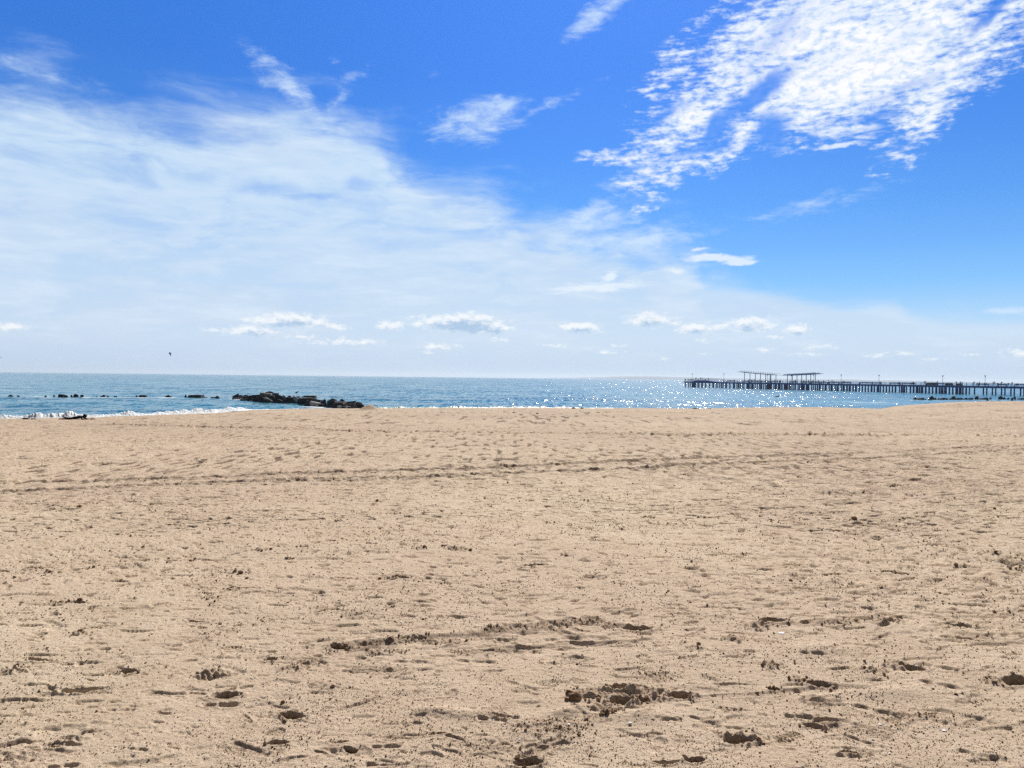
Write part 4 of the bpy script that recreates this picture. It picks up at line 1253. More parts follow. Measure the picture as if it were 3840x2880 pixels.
def figure(pose):
    """a whole human body 1.72 m tall, facing +Y; pose gives joint positions"""
    P = dict(hip=(0, 0, .93), waist=(0, 0, 1.08), chest=(0, 0, 1.30), neck=(0, 0, 1.48), chin=(0, .03, 1.55), head=(0, .02, 1.64),
             lsh=(-.19, 0, 1.42), rsh=(.19, 0, 1.42), lel=(-.25, -.02, 1.14), rel=(.25, -.02, 1.14), lwr=(-.25, .06, .90), rwr=(.25, .06, .90),
             lha=(-.25, .09, .80), rha=(.25, .09, .80),
             lhp=(-.10, 0, .90), rhp=(.10, 0, .90), lkn=(-.11, .02, .50), rkn=(.11, .02, .50), lan=(-.11, -.02, .09), ran=(.11, -.02, .09),
             lto=(-.12, .15, .04), rto=(.12, .15, .04))
    P.update(pose)
    rad = dict(hip=(.15, .12), waist=(.135, .11), chest=(.165, .12), neck=.06, chin=.085, head=.10, lsh=.07, rsh=.07, lel=.048, rel=.048, lwr=.033, rwr=.033, lha=.042, rha=.042,
               lhp=.10, rhp=.10, lkn=.065, rkn=.065, lan=.045, ran=.045, lto=.04, rto=.04)
    order = list(P)
    idx = {k: i for i, k in enumerate(order)}
    J = [tuple(P[k]) + (rad[k],) for k in order]
    E = [('hip', 'waist'), ('waist', 'chest'), ('chest', 'neck'), ('neck', 'chin'), ('chin', 'head'), ('chest', 'lsh'), ('chest', 'rsh'), ('lsh', 'lel'), ('rsh', 'rel'),
         ('lel', 'lwr'), ('rel', 'rwr'), ('lwr', 'lha'), ('rwr', 'rha'), ('hip', 'lhp'), ('hip', 'rhp'), ('lhp', 'lkn'), ('rhp', 'rkn'), ('lkn', 'lan'), ('rkn', 'ran'), ('lan', 'lto'), ('ran', 'rto')]
    return J, [(idx[a], idx[b]) for a, b in E], idx['hip']

poses = {
    'stand': {},
    'lean': dict(chest=(0, .12, 1.28), neck=(0, .2, 1.44), chin=(0, .25, 1.5), head=(0, .25, 1.59), lsh=(-.19, .16, 1.38), rsh=(.19, .16, 1.38), lel=(-.24, .3, 1.18), rel=(.24, .3, 1.18), lwr=(-.12, .45, 1.12), rwr=(.12, .45, 1.12), lha=(-.08, .52, 1.12), rha=(.08, .52, 1.12)),
    'walk': dict(lkn=(-.11, .18, .52), lan=(-.11, .26, .10), lto=(-.12, .42, .07), rkn=(.11, -.06, .50), ran=(.11, -.34, .14), rto=(.12, -.2, .05), lel=(-.25, -.16, 1.16), lwr=(-.25, -.16, .93), lha=(-.25, -.14, .83), rel=(.25, .1, 1.15), rwr=(.25, .26, 1.0), rha=(.25, .33, .93)),
    'arm': dict(rel=(.32, .12, 1.24), rwr=(.26, .36, 1.34), rha=(.24, .44, 1.38), lkn=(-.13, .05, .5)),
    'sit': dict(hip=(0, 0, .50), waist=(0, .01, .66), chest=(0, .03, .88), neck=(0, .05, 1.06), chin=(0, .09, 1.13), head=(0, .08, 1.22), lsh=(-.19, .04, 1.0), rsh=(.19, .04, 1.0), lel=(-.25, .08, .74), rel=(.25, .08, .74),
                lwr=(-.18, .30, .66), rwr=(.18, .30, .66), lha=(-.14, .38, .62), rha=(.14, .38, .62), lhp=(-.10, .02, .49), rhp=(.10, .02, .49), lkn=(-.13, .44, .50), rkn=(.13, .44, .50), lan=(-.13, .46, .09), ran=(.13, .46, .09), lto=(-.13, .62, .04), rto=(.13, .62, .04)),
    'crouch': dict(hip=(0, 0, .14), waist=(0, .03, .30), chest=(0, .12, .52), neck=(0, .17, .70), chin=(0, .22, .76), head=(0, .21, .85), lsh=(-.19, .15, .64), rsh=(.19, .15, .64), lel=(-.27, .25, .42), rel=(.27, .25, .42),
                   lwr=(-.14, .42, .46), rwr=(.14, .42, .46), lha=(-.07, .47, .46), rha=(.07, .47, .46), lhp=(-.10, .02, .13), rhp=(.10, .02, .13), lkn=(-.16, .40, .50), rkn=(.16, .40, .50), lan=(-.15, .52, .09), ran=(.15, .52, .09), lto=(-.15, .68, .04), rto=(.15, .68, .04)),
}
M_cloth = [plain('dark navy clothing', (0.03, 0.05, 0.10), 0.85, 0.2), plain('slate clothing', (0.06, 0.09, 0.15), 0.85, 0.2), plain('dull blue clothing', (0.05, 0.10, 0.20), 0.85, 0.2),
           plain('dusky plum clothing', (0.10, 0.05, 0.10), 0.85, 0.2), plain('bottle green clothing', (0.02, 0.07, 0.07), 0.85, 0.2)]
body_me = {}
for k, p in poses.items():
    for c in range(3):
        if c == 0:
            body_me[(k, 0)] = skin_mesh('person_body_' + k, *figure(p), sub=1)
            body_me[(k, 0)].materials.clear(); body_me[(k, 0)].materials.append(M_cloth[0])
        else:
            m_ = body_me[(k, 0)].copy(); m_.materials.clear(); m_.materials.append(M_cloth[(c * 2 - 1) % 5] if k != 'walk' else M_cloth[c + 1])
            body_me[(k, c)] = m_

def person(loc, pose, rz, label, group, scale=1.0, c=0):
    o = link('person', body_me[(pose, c)], None, None, loc)
    o.rotation_euler = (0, 0, rz)
    o.scale = (scale, scale, scale)
    tag(o, label, 'person', group)
    return o

# the person lying on the sand by the surf, feet to the left, head raised at the right
def lying():
    x, y, r, ph = hit_sand(285, 1574.5)
    s = r / F
    z = float(base_z(ph, r))
    J = [(-0.05, 0, .15, (.15, .11)), (.12, 0, .16, (.14, .105)), (.38, 0, .20, (.17, .12)), (.50, 0, .22, .06), (.57, 0, .25, .085), (.62, 0, .27, .105),
         (.42, -.19, .22, .07), (.42, .19, .22, .07), (.56, -.30, .05, .05), (.56, .30, .05, .05), (.78, -.20, .05, .036), (.78, .20, .05, .036), (.88, -.14, .04, .042), (.88, .14, .04, .042),
         (-.10, -.10, .13, .10), (-.10, .10, .13, .10), (-.52, -.16, .08, .065), (-.52, .16, .08, .065), (-.90, -.22, .07, .045), (-.84, .14, .16, .045), (-1.06, -.24, .05, .04), (-.98, .12, .20, .04)]
    E = [(0, 1), (1, 2), (2, 3), (3, 4), (4, 5), (2, 6), (2, 7), (6, 8), (7, 9), (8, 10), (9, 11), (10, 12), (11, 13), (0, 14), (0, 15), (14, 16), (15, 17), (16, 18), (17, 19), (18, 20), (19, 21)]
    t = empty('person', (x, y, z + 0.0), R(4))
    tag(t, 'person in dark clothes lying face down on the sand beside the surf, head raised', 'person')
    me = skin_mesh('body', J, E, 0, 2)
    me.materials.clear(); me.materials.append(plain('dark beach clothes', (0.012, 0.010, 0.02), 0.9, 0.3))
    link('body', me, None, t)
    bm = bmesh.new()
    bmesh.ops.create_uvsphere(bm, u_segments=14, v_segments=10, radius=1)
    for v in bm.verts:
        v.co = Vector((.60 + v.co.x * .14, v.co.y * .14, .285 + v.co.z * .14 - (0.08 if v.co.x < -.3 and v.co.z < 0 else 0)))
    link('hair', bm_mesh('hair', bm, True), plain('black hair', (0.006, 0.005, 0.006), 0.6), t)
    bm = bmesh.new()
    bmesh.ops.create_uvsphere(bm, u_segments=12, v_segments=8, radius=1)
    for v in bm.verts:
        v.co = Vector((.26 + v.co.x * .17, -.02 + v.co.y * .16, .235 + v.co.z * .085))
    link('shirt', bm_mesh('shirt', bm, True), plain('purple top', (0.10, 0.05, 0.14), 0.9, 0.4, 8), t)
    # reddish bundle in front of the face
    bm = bmesh.new()
    bmesh.ops.create_icosphere(bm, subdivisions=3, radius=1)
    for v in bm.verts:
        v.co *= 1 + .4 * mn.noise(v.co * 2)
        v.co = Vector((v.co.x * .20, v.co.y * .16, v.co.z * .08 + .05))
    o = link('beach_towel', bm_mesh('beach_towel', bm, True), plain('faded red cloth', (0.30, 0.10, 0.10), 0.9, 0.4, 10), None, (x + 1.14, y - .05, z))
    tag(o, 'crumpled reddish towel in front of the lying person\'s face', 'towel')
lying()
# people sitting by the right-hand rocks
for (x, yb, pose, sc_, c, lab) in [(3704, 1503, 'crouch', 1.0, 0, 'dark person sitting on the sand, leftmost of the seated figures at right'),
                                   (3716, 1499.5, 'crouch', .9, 1, 'person in plum sitting just right of the leftmost seated figure'),
                                   (3796, 1503, 'crouch', 1.0, 0, 'dark person sitting at the right, left of the taller plum figure'),
                                   (3807, 1500, 'crouch', 1.25, 1, 'taller person in plum sitting nearest the right edge of the beach')]:
    d = on_plane(x, yb, 0.0)
    # stand them on whatever is there: sand if the beach reaches that far, else the wet edge
    ph = math.atan2(d.x, d.y); rr = math.hypot(d.x, d.y)
    z = max(float(base_z(ph, rr)), -0.02)
    person((d.x, d.y, z + .02), pose, random.uniform(-1, 1) + 2.8, lab, 'people sitting at the right shore', sc_, c)

# ------------------------------------------------------------------ pier
A0 = at_depth(2566, 1440, 443); B0 = at_depth(3840, 1440, 269)
PA = Vector((A0.x, A0.y, 0)); PB = Vector((B0.x, B0.y, 0))
pdir = (PB - PA).normalized()                     # runs from the sea end towards the shore
pnor = Vector((pdir.y, -pdir.x, 0))               # across the pier
if pnor.dot(Vector((0, 0, 0)) - PA) < 0: pnor = -pnor      # towards the camera
DECK = EYE - 1.15
WID = 7.0
PLEN = (PB - PA).length + 75
rzp = math.atan2(pdir.y, pdir.x)
def along(px):
    """distance along the near face of the pier where the photo column px meets it"""
    d = ray(px, 1440)
    # (PA + s*pdir) parallel to d in plan
    s = (PA.x * d.y - PA.y * d.x) / (pdir.y * d.x - pdir.x * d.y)
    return s
def on_pier(px, across=0.0, z=None):
    p = PA + pdir * along(px)
    # keep the photo column when set back from the near face
    if across:
        d = ray(px, 1440)
        base = PA - pnor * across
        s = (base.x * d.y - base.y * d.x) / (pdir.y * d.x - pdir.x * d.y)
        p = base + pdir * s
    p.z = DECK if z is None else z
    return p
def zat(px, py, p):
    d = ray(px, py)
    return EYE + d.z / d.y * p.y
pier = empty('pier', (PA.x, PA.y, 0), rzp)
tag(pier, 'long dark fishing pier on many piles running out from the right', 'pier')
# local frame: x along, y across; near side is y = sgn * something
sg = 1 if (Matrix.Rotation(rzp, 3, 'Z') @ Vector((0, 1, 0))).dot(pnor) > 0 else -1
def L3(s, a, z): return (s, -sg * a, z)            # a metres back from the near face
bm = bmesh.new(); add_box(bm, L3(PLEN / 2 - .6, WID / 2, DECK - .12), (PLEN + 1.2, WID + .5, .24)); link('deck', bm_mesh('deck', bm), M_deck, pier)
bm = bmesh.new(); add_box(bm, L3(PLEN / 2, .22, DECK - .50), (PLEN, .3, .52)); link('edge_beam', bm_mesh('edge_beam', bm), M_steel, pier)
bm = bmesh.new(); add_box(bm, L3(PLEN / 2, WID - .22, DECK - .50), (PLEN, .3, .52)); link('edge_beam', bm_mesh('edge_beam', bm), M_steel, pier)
# raised lookout at the sea end
s0, s1, s2, s3 = along(2594), along(2604), along(2650), along(2694)
bm = bmesh.new()
prof = [(s0, 0), (s0 + (s1 - s0) * .5, .45), (s1, .75), ((s1 + s2) / 2, .85), (s2, .72), ((s2 + s3) / 2, .36), (s3, 0.01)]
fr = [bm.verts.new(L3(s, .35, DECK + h + .003)) for s, h in prof]; bk = [bm.verts.new(L3(s, WID - .35, DECK + h + .003)) for s, h in prof]
for i in range(len(prof) - 1):
    bm.faces.new((fr[i], fr[i + 1], bk[i + 1], bk[i]))
bm.faces.new(fr); bm.faces.new(bk[::-1])
bm.faces.new((fr[0], bk[0], bk[-1], fr[-1]))
link('lookout_ramp', bm_mesh('lookout_ramp', bm), M_steel, pier)
def ramp_h(s):
    return float(np.interp(s, [p[0] for p in prof], [p[1] for p in prof])) if s0 < s < s3 else 0.0
# piles: near row each a part, far row one piece
pile_px = list(np.arange(2568, 2786, 12.9)) + [2788, 2799, 2806, 2811, 2823, 2830, 2838, 2846, 2851, 2862, 2874, 2880, 2889, 2900, 2906, 2917, 2921, 2931, 2939, 2951, 2957, 2968, 2975, 2981, 2991, 2997, 3004, 3010, 3024, 3031, 3042, 3056, 3064, 3074, 3084]
x = 3096.0
while len(pile_px) < 98 and x < 3838:
    pile_px.append(x); x += 11.3 if x < 3450 else 12.6
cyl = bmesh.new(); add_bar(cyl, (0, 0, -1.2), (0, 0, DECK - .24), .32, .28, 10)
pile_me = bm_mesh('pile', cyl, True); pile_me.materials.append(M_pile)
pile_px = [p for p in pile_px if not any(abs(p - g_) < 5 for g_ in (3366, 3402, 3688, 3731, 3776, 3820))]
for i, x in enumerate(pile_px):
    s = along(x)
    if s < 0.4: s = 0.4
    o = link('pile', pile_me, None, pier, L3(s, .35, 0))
    o.rotation_euler = (0, 0, i)
bm = bmesh.new()
s = 0.4
k = 0
while s < PLEN:
    w_ = .26
    for a_ in ((WID - .35), WID * .5):
        if random.random() < .8:
            add_bar(bm, L3(s + (0.8 if a_ < 5 else 0), a_, -1.2), L3(s + (0.8 if a_ < 5 else 0), a_, DECK - .24), w_, w_ * .85, 8)
    s += 3.4; k += 1
s = along(3838)
while s < PLEN:
    add_bar(bm, L3(s, .35, -1.2), L3(s, .35, DECK - .24), .26, .22, 8); s += 1.6
o = link('inner_piles', bm_mesh('inner_piles', bm), M_pile, pier); o['kind'] = 'stuff'
# cap beams across
bm = bmesh.new()
s = 0.4
while s < PLEN:
    add_box(bm, L3(s, WID / 2, DECK - .36), (.3, WID - 1.0, .24)); s += 3.4
o = link('cap_beams', bm_mesh('cap_beams', bm), M_steel, pier)
# cross bracing between the outer piles
for a_, b_ in zip(pile_px[:17], pile_px[1:18]):
    sa, sb = max(along(a_), .4), along(b_)
    bm = bmesh.new()
    add_bar(bm, L3(sa, .12, DECK - .95), L3(sb, .12, .25), .055, None, 5)
    add_bar(bm, L3(sa, .05, .25), L3(sb, .05, DECK - .95), .055, None, 5)
    link('cross_brace', bm_mesh('cross_brace', bm), M_steel, pier)
# darker wide bents under the shelters
for x in (2596, 2877, 2939, 3003):
    s = along(x)
    bm = bmesh.new(); add_box(bm, L3(s, 1.3, (DECK - .48) / 2 - .4), (.42, 2.2, DECK - .48 + .8))
    link('support_wall', bm_mesh('support_wall', bm), M_pile, pier)
# railings, near and far side
def railing(a_, zoff=0.0):
    bm = bmesh.new()
    s = 0.0
    n = 0
    while s < PLEN:
        h = ramp_h(s)
        add_box(bm, L3(s, a_, DECK + .55 + h), (.07, .07, 1.1)); s += 2.4; n += 1
    s = 0
    while s < PLEN:
        e = min(s + 4, PLEN)
        for zz, rr_ in ((1.10, .045), (.12, .03)):
            add_bar(bm, L3(s, a_, DECK + zz + ramp_h(s)), L3(e, a_, DECK + zz + ramp_h(e)), rr_, None, 5)
        s = e
    s = 0
    while s < PLEN:
        add_box(bm, L3(s, a_, DECK + .58 + ramp_h(s)), (.022, .022, .96)); s += .45
    link('railing', bm_mesh('railing', bm), M_rail, pier)
railing(.12); railing(WID - .12)
bm = bmesh.new()
for zz in (1.10, .12): add_bar(bm, L3(-.5, .1, DECK + zz), L3(-.5, WID - .1, DECK + zz), .045, None, 5)
for q in np.arange(.1, WID, .45): add_box(bm, L3(-.5, q, DECK + .6), (.022, .022, .96))
link('end_railing', bm_mesh('end_railing', bm), M_rail, pier)

# lamp posts
def lamp_proto(h):
    t = empty('street_lamp')
    bm = bmesh.new(); add_bar(bm, (0, 0, 0), (0, 0, h - .35), .085, .055, 8); add_bar(bm, (0, 0, 0), (0, 0, .5), .14, .10, 8)
    link('post', bm_mesh('post', bm), M_lamp, t)
    bm = bmesh.new(); add_bar(bm, (0, 0, h - .62), (0, 0, h - .12), .08, .27, 10); add_bar(bm, (0, 0, h - .12), (0, 0, h), .30, .26, 12)
    link('lamp_head', bm_mesh('lamp_head', bm), M_lamp, t)
    return t
def copy_tree(o, parent=None):
    c = o.copy(); COL.objects.link(c); c.parent = parent
    for ch in list(o.children): copy_tree(ch, c)
    return c
lp = None
lamps = [(2595.5, 1401, 'lamp post at the sea end of the pier, beside the lookout'), (2714, 1401, 'lamp post where the lookout ramp ends'), (2878, 1407, 'lamp post under the right half of the left shelter'),
         (2967, 1408, 'lamp post under the left half of the right shelter'), (3050.5, 1406.5, 'lamp post under the right end of the right shelter'), (3154, 1404.5, 'first lamp post right of both shelters'),
         (3296, 1406, 'second lamp post right of the shelters'), (3535, 1408, 'second lamp post from the right edge'), (3694, 1408, 'lamp post nearest the right edge of the photo')]
HL = 4.2
proto = lamp_proto(HL)
for i, (x, yt, lab) in enumerate(lamps):
    o = proto if i == 0 else copy_tree(proto)
    p = on_pier(x, 3.2)
    o.location = p
    hh = zat(x, yt, p) - DECK
    o.scale = (1, 1, hh / HL)
    tag(o, lab, 'street lamp', 'lamp posts on the pier')

# benches along the deck
def bench_proto():
    t = empty('bench')
    bm = bmesh.new(); add_box(bm, (0, 0, .44), (1.0, .46, .07)); link('seat', bm_mesh('seat', bm), M_steel, t)
    bm = bmesh.new(); add_box(bm, (0, .22, .70), (1.0, .06, .34)); link('backrest', bm_mesh('backrest', bm), M_steel, t)
    for q in (-.42, .42):
        bm = bmesh.new(); add_box(bm, (q, 0, .20), (.05, .40, .41)); link('leg', bm_mesh('leg', bm), M_steel, t)
    return t
bn = None
benches = [(2722, 2757, 'just right of the lookout ramp'), (2784, 2812, 'under the left end of the left shelter'), (2814, 2845, 'under the left half of the left shelter'), (2850, 2885, 'under the middle of the left shelter'),
           (2888, 2928, 'under the right end of the left shelter'), (2960, 2985, 'under the left end of the right shelter'), (3006, 3040, 'under the middle of the right shelter'), (3042, 3075, 'under the right end of the right shelter'),
           (3078, 3104, 'just right of the right shelter'), (3106, 3150, 'left of the first lamp past the shelters'), (3152, 3192, 'at the first lamp post past the shelters'), (3219, 3275, 'left of the second lamp past the shelters'),
           (3278, 3306, 'at the second lamp past the shelters'), (3336, 3378, 'midway between the second lamp and the walking pair'), (3380, 3430, 'left of the walking pair by the tarpaulins'), (3514, 3548, 'between the two tarpaulin heaps'),
           (3666, 3710, 'at the lamp post nearest the right edge'), (3742, 3776, 'right of the last lamp post'), (3802, 3845, 'cut by the right edge of the photo')]
for i, (a_, b_, lab) in enumerate(benches):
    if bn is None:
        bn = bench_proto(); o = bn
    else:
        o = copy_tree(bn)
    pa, pb = on_pier(a_, 1.1), on_pier(b_, 1.1)
    o.location = (pa + pb) / 2
    o.rotation_euler = (0, 0, rzp)
    o.scale = ((pb - pa).length, 1, 1)
    tag(o, 'long dark bench on the pier ' + lab, 'bench', 'benches on the pier')
# heaps under tarpaulins
for i, (a_, b_, h_, lab) in enumerate([(3474, 3515, 1.0, 'wide heap under a dark green tarpaulin on the pier, right of the walking pair'), (3547, 3572, .95, 'narrower green covered heap on the pier right of a lamp post'),
                                       (3588, 3606, .85, 'small green covered heap beside the person with a hat')]):
    pa, pb = on_pier(a_, 1.6), on_pier(b_, 1.6)
    Lh = (pb - pa).length
    bm = bmesh.new()
    bmesh.ops.create_grid(bm, x_segments=24, y_segments=8, size=.5)
    for v in bm.verts:
        e = min(1, (0.5 - abs(v.co.x)) * 8) * min(1, (0.5 - abs(v.co.y)) * 5)
        v.co = Vector((v.co.x * Lh, v.co.y * 1.6, h_ * (e ** .5) * (1 + .15 * mn.noise(Vector((v.co.x * 9, v.co.y * 4, i)))) + .01))
    bmesh.ops.solidify(bm, geom=bm.faces[:], thickness=.03)
    o = link('tarpaulin_heap', bm_mesh('tarpaulin_heap', bm, True), M_tarp, None, (pa + pb) / 2)
    o.rotation_euler = (0, 0, rzp)
    tag(o, lab, 'covered heap', 'covered heaps on the pier')

# the two long shade shelters
def shelter(pl, pr, posts, f0, f1, nf, label):
    """pl/pr: (px,py) of the two ends of the roof"""
    ac = WID / 2
    a, b = on_pier(pl[0], ac), on_pier(pr[0], ac)
    za, zb = zat(pl[0], pl[1], a), zat(pr[0], pr[1], b)
    t = empty('shade_shelter', ((a + b) / 2).to_tuple(), rzp)
    tag(t, label, 'shelter', 'shade shelters on the pier')
    Lh = (b - a).length
    def zr(u): return za + (zb - za) * u - DECK + 0.10 * math.sin(u * math.pi) * -1
    bm = bmesh.new()
    N = 16
    rows = []
    for i in range(N + 1):
        u = i / N
        thick = .10 + .34 * min(1, min(u, 1 - u) * 7)
        x_ = (u - .5) * Lh
        rows.append([bm.verts.new((x_, y_, zr(u) + z_)) for y_, z_ in ((-1.9, thick / 2), (1.9, thick / 2), (1.9, -thick / 2), (-1.9, -thick / 2))])
    for i in range(N):
        for j in range(4):
            bm.faces.new((rows[i][j], rows[i][(j + 1) % 4], rows[i + 1][(j + 1) % 4], rows[i + 1][j]))
    bm.faces.new(rows[0]); bm.faces.new(rows[-1][::-1])
    link('roof', bm_mesh('roof', bm), M_canopy, t)
    d0 = along(pl[0])
    for x in posts:
        p = on_pier(x, ac)
        s_ = (p - a).length
        u = s_ / Lh
        bm = bmesh.new(); add_bar(bm, ((u - .5) * Lh, 0, 0), ((u - .5) * Lh, 0, zr(u) - .05), .17, .15, 8)
        link('post', bm_mesh('post', bm), M_canopy, t)
    for k in range(nf):
        x = f0 + (f1 - f0) * k / (nf - 1)
        p = on_pier(x, ac); u = (p - a).length / Lh
        bm = bmesh.new()
        for y_ in (-1.2, 1.2):
            add_box(bm, ((u - .5) * Lh, y_, zr(u) + .36), (.16, .14, .36))
            add_box(bm, ((u - .5) * Lh, y_, zr(u) + .59), (.34, .16, .12))
        link('roof_fin', bm_mesh('roof_fin', bm), M_canopy, t)
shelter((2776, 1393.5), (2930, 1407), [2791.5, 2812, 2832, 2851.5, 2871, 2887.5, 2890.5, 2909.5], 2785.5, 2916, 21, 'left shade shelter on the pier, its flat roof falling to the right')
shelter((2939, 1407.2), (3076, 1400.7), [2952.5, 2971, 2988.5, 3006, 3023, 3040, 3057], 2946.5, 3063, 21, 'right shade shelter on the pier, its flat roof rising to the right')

# people on the pier
ppl = [(2570, 's'), (2579, 'l'), (2583, 's'), (2590, 's'), (2594, 'l'), (2602, 'c'), (2609.5, 's'), (2617, 'c'), (2626.5, 's'), (2633, 'w'), (2645, 'c'), (2656, 'a'), (2713, 'c'), (2740, 't'), (2754, 'l'), (2765, 'c'),
       (2806, 't'), (2809, 's'), (2817, 's'), (2822, 's'), (2828, 's'), (2832.5, 'a'), (2840, 't'), (2848, 's'), (2855, 't'), (2889, 'c'), (2904, 's'), (2915, 's'), (2922, 't'), (2926, 's'), (2978, 't'), (2982, 's'), (2990, 'c'),
       (3005.5, 's'), (3012, 'l'), (3016, 't'), (3024, 't'), (3032, 's'), (3045, 't'), (3049, 's'), (3064, 't'), (3069, 's'), (3080, 't'), (3087, 's'), (3091, 't'), (3105, 's'), (3111, 't'), (3120, 's'), (3127, 't'), (3129.5, 't'),
       (3161, 's'), (3166.5, 't'), (3180, 't'), (3226, 'c'), (3273, 't'), (3303, 't'), (3370, 't'), (3374, 't'), (3422, 't'), (3426, 't'), (3466, 'w'), (3471.5, 'w'), (3495, 't'), (3515, 's'), (3586, 'a'), (3600, 'l'), (3608, 'w'),
       (3652, 'l'), (3665, 't'), (3673.5, 's'), (3693, 't'), (3701, 't'), (3724.5, 'w'), (3730, 'w'), (3741, 't'), (3754, 'l'), (3782, 't'), (3795, 'l'), (3815, 't')]
nam = {'s': 'stand', 'l': 'lean', 'w': 'walk', 'a': 'arm', 't': 'sit', 'c': 'crouch'}
words = {'s': 'standing person', 'l': 'leaning person', 'w': 'walking person', 'a': 'person raising an arm', 't': 'seated person', 'c': 'crouching person'}
marks = [(2595.5, 'the sea-end lamp post'), (2714, 'the lamp after the ramp'), (2776, 'the left shelter\'s left end'), (2930, 'the gap between shelters'), (3076, 'the right shelter\'s right end'),
         (3154, 'the first lamp past the shelters'), (3296, 'the second lamp past the shelters'), (3535, 'the second lamp from the right'), (3694, 'the rightmost lamp post')]
def ordinal(n):
    if n < len(ordn): return ordn[n]
    t_ = ['', '', 'twenty', 'thirty', 'forty', 'fifty', 'sixty', 'seventy', 'eighty', 'ninety']
    m = n + 1
    base = ['', 'first', 'second', 'third', 'fourth', 'fifth', 'sixth', 'seventh', 'eighth', 'ninth']
    if m < 20: return {17: 'seventeenth', 18: 'eighteenth', 19: 'nineteenth'}[m]
    if m % 10 == 0: return {20: 'twentieth', 30: 'thirtieth', 40: 'fortieth', 50: 'fiftieth', 60: 'sixtieth', 70: 'seventieth', 80: 'eightieth'}[m]
    return t_[m // 10] + '-' + base[m % 10]
cnt = {}
for i, (x, k) in enumerate(ppl):
    # count within the stretch right of the last mark
    m = max([j for j, q in enumerate(marks) if q[0] <= x], default=-1)
    cnt[m] = cnt.get(m, 0) + 1
    where = ('right of ' + marks[m][1]) if m >= 0 else 'left of ' + marks[0][1]
    lab = '%s on the pier, %s %s' % (words[k], ordinal(cnt[m] - 1), where)
    ac = {'t': 1.12, 'c': 1.7}.get(k, random.uniform(.5, 2.2))
    p = on_pier(x, ac)
    z = DECK + ramp_h(along(x)) + .005
    rz = random.uniform(-.5, .5) + {'w': rzp - math.pi / 2, 't': rzp + math.pi}.get(k, random.choice([rzp, rzp + math.pi / 2, rzp - math.pi / 2]))
    person((p.x, p.y, z), nam[k], rz, lab, 'people on the pier', random.uniform(.95, 1.08), random.choice([0, 0, 0, 1, 2]))

# ------------------------------------------------------------------ gulls
def gull(loc, span, flap, rz, bank, label, pitch=0.0):
    """flap: angle of inner and outer wing"""
    t = empty('gull', loc)
    t.rotation_euler = Euler((pitch, bank, rz), 'XYZ')
    tag(t, label, 'gull', 'gulls in the air')
    s = span
    me = skin_mesh('gull_body', [(0, -.20 * s, 0, .018 * s), (0, -.10 * s, 0, .045 * s), (0, .04 * s, 0, .065 * s), (0, .15 * s, .015 * s, .038 * s), (0, .20 * s, .02 * s, .04 * s), (0, .26 * s, .01 * s, .010 * s)], [(0, 1), (1, 2), (2, 3), (3, 4), (4, 5)], 2, 1)
    me.materials.clear(); me.materials.append(M_gull)
    link('body', me, None, t)
    bm = bmesh.new()
    vs = [bm.verts.new(q) for q in [(0, -.16 * s, .005), (-.05 * s, -.27 * s, 0.005), (0, -.29 * s, .005), (.05 * s, -.27 * s, .005)]]
    bm.faces.new(vs); bmesh.ops.solidify(bm, geom=bm.faces[:], thickness=.01 * s)
    link('tail', bm_mesh('tail', bm), M_gull, t)
    for sd in (-1, 1):
        i_, o_ = flap if sd < 0 else (flap[2], flap[3]) if len(flap) > 2 else flap
        bm = bmesh.new()
        a1 = i_ if not isinstance(i_, tuple) else i_[0]
        e = (.22 * s * math.cos(a1), .22 * s * math.sin(a1)); a2 = o_
        w = (e[0] + .28 * s * math.cos(a2), e[1] + .28 * s * math.sin(a2))
        up = [(0.02 * s, .09 * s, .02 * s), (e[0], .13 * s, e[1]), (w[0], -.02 * s, w[1])]
        dn = [(0.02 * s, -.07 * s, .02 * s), (e[0], -.03 * s, e[1]), (w[0] * .98, -.05 * s, w[1] * .98)]
        U = [bm.verts.new((sd * q[0], q[1], q[2])) for q in up]; Dn = [bm.verts.new((sd * q[0], q[1], q[2])) for q in dn]
        for q in range(2): bm.faces.new((U[q], U[q + 1], Dn[q + 1], Dn[q]))
        bmesh.ops.solidify(bm, geom=bm.faces[:], thickness=.012 * s)
        link('wing', bm_mesh('wing', bm), M_gull, t)
    return t
gull(at_depth(637, 1326, 130), 1.15, (R(12), R(-45)), R(-40), R(48), 'dark gull banking low over the sea at the left', R(20))
gull(at_depth(3, 1341, 210), 1.0, (R(20), R(-10)), R(60), R(-20), 'small gull at the very left edge above the horizon')
gull(at_depth(1203.5, 689, 200), 0.42, (R(25), R(10)), R(20), 0, 'tiny gull high up in front of the white cloud veil')
gull(at_depth(3781, 1291.5, 330), 1.0, (R(8), R(-12)), R(10), 0, 'distant gull gliding above the pier at the far right')
gull(at_depth(2215, 1014, 250), 0.35, (R(20), R(-10)), R(-30), 0, 'tiny gull high over the middle of the horizon')
def perched():
    Yd = groyne_depth(1112) + .8
    p = at_depth(1112.5, 1476.5, Yd)
    t = empty('perched_gull', p)
    t.rotation_euler = (0, 0, R(-70))
    tag(t, 'dark gull perched on the white leaning slab of the groyne', 'gull')
    me = skin_mesh('gull_perched_body', [(0, -.26, .12, .03), (0, -.12, .16, .08), (0, .06, .20, .11), (0, .16, .30, .055), (0, .19, .36, .06), (0, .28, .35, .015)], [(0, 1), (1, 2), (2, 3), (3, 4), (4, 5)], 2, 1)
    me.materials.clear(); me.materials.append(M_gull)
    link('body', me, None, t)
    for q in (-.04, .04):
        bm = bmesh.new(); add_bar(bm, (q, .02, -.04), (q, .02, .14), .014, None, 5); link('leg', bm_mesh('leg', bm), M_gull, t)
perched()

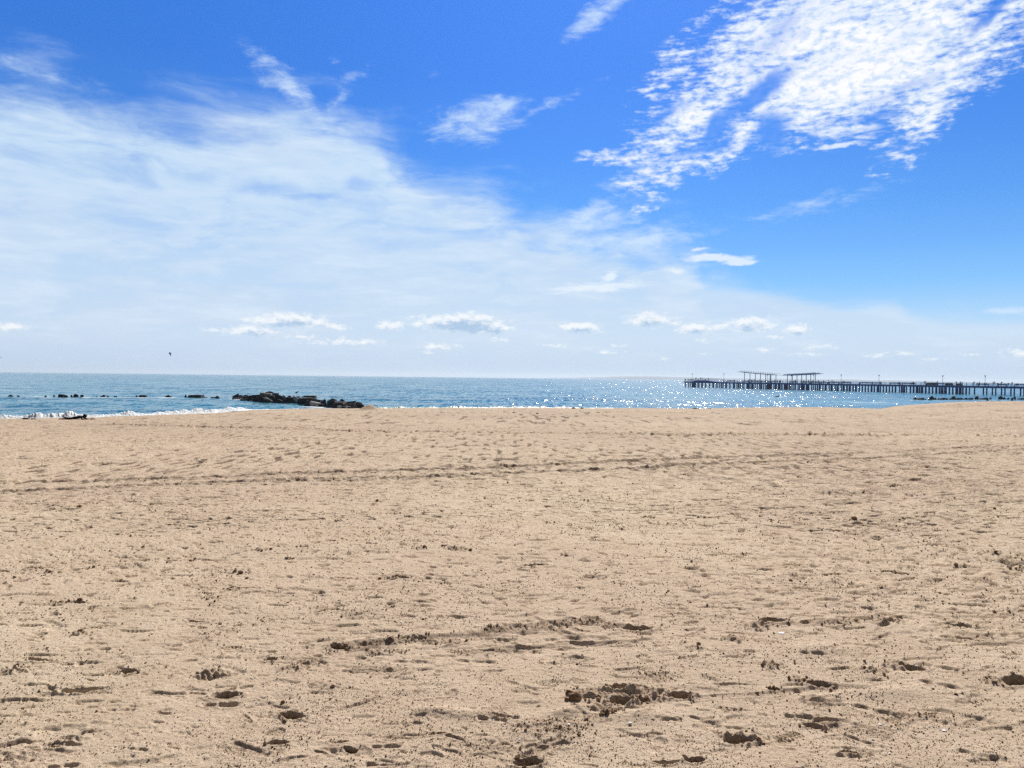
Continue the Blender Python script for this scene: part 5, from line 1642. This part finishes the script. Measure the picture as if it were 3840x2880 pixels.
# ------------------------------------------------------------------ far shore and haze
bm = bmesh.new()
pts = []
a0, a1 = azel(2040, 1415)[0], azel(3900, 1415)[0]
N = 90
R0 = 10500.0
prev = None
for i in range(N + 1):
    u = i / N
    a = a0 + (a1 - a0) * u
    env = min(1, u * 5) * min(1, (1 - u) * 3) 
    hgt_ = (28 + 15 * math.exp(-((u - .22) / .12) ** 2) + 5 * mn.noise(Vector((u * 22, 0, 0)))) * env + 2
    row_ = []
    for (dr, hz) in ((0, -4), (60, hgt_ * .6), (300, hgt_), (1200, hgt_ * .8), (2000, -4)):
        q = R0 + dr
        row_.append(bm.verts.new((q * math.sin(a), q * math.cos(a), hz)))
    if prev:
        for j in range(4): bm.faces.new((prev[j], row_[j], row_[j + 1], prev[j + 1]))
    prev = row_
hills = link('hills', bm_mesh('hills', bm, True), plain('far wooded shore', (0.10, 0.15, 0.24), 0.9, 0.2, .004))  # blue of the distance haze put into the land's colour
tag(hills, 'faint low land on the far horizon', kind='structure')
# sea continues out to the far shore
bm = bmesh.new()
ring0 = []; 
for q in (8900.0, 14500.0):
    ring0.append([bm.verts.new((q * math.sin(a), q * math.cos(a), -.15)) for a in np.linspace(-R(86), R(86), 60)])
for i in range(59): bm.faces.new((ring0[0][i], ring0[0][i + 1], ring0[1][i + 1], ring0[1][i]))
me = bm_mesh('far_sea', bm)
far_sea = link('far_sea', me, M_water)
tag(far_sea, 'far open sea', kind='structure')
HAZE = True
if HAZE:
    bm = bmesh.new()
    add_box(bm, (0, 7400, 27.5), (31000, 15600, 65.0))
    hz = link('haze', bm_mesh('haze', bm))
    m = bpy.data.materials.new('haze'); m.use_nodes = True; m.node_tree.nodes.clear()
    T = NT(m.node_tree)
    v = T.node('ShaderNodeVolumePrincipled'); o_ = T.node('ShaderNodeOutputMaterial')
    v.inputs['Color'].default_value = (0.80, 0.91, 1.0, 1)
    v.inputs['Density'].default_value = 0.85e-4
    v.inputs['Anisotropy'].default_value = 0.3
    m.node_tree.links.new(v.outputs[0], o_.inputs['Volume'])
    hz.data.materials.append(m)
    tag(hz, 'sea haze softening the horizon', kind='stuff')
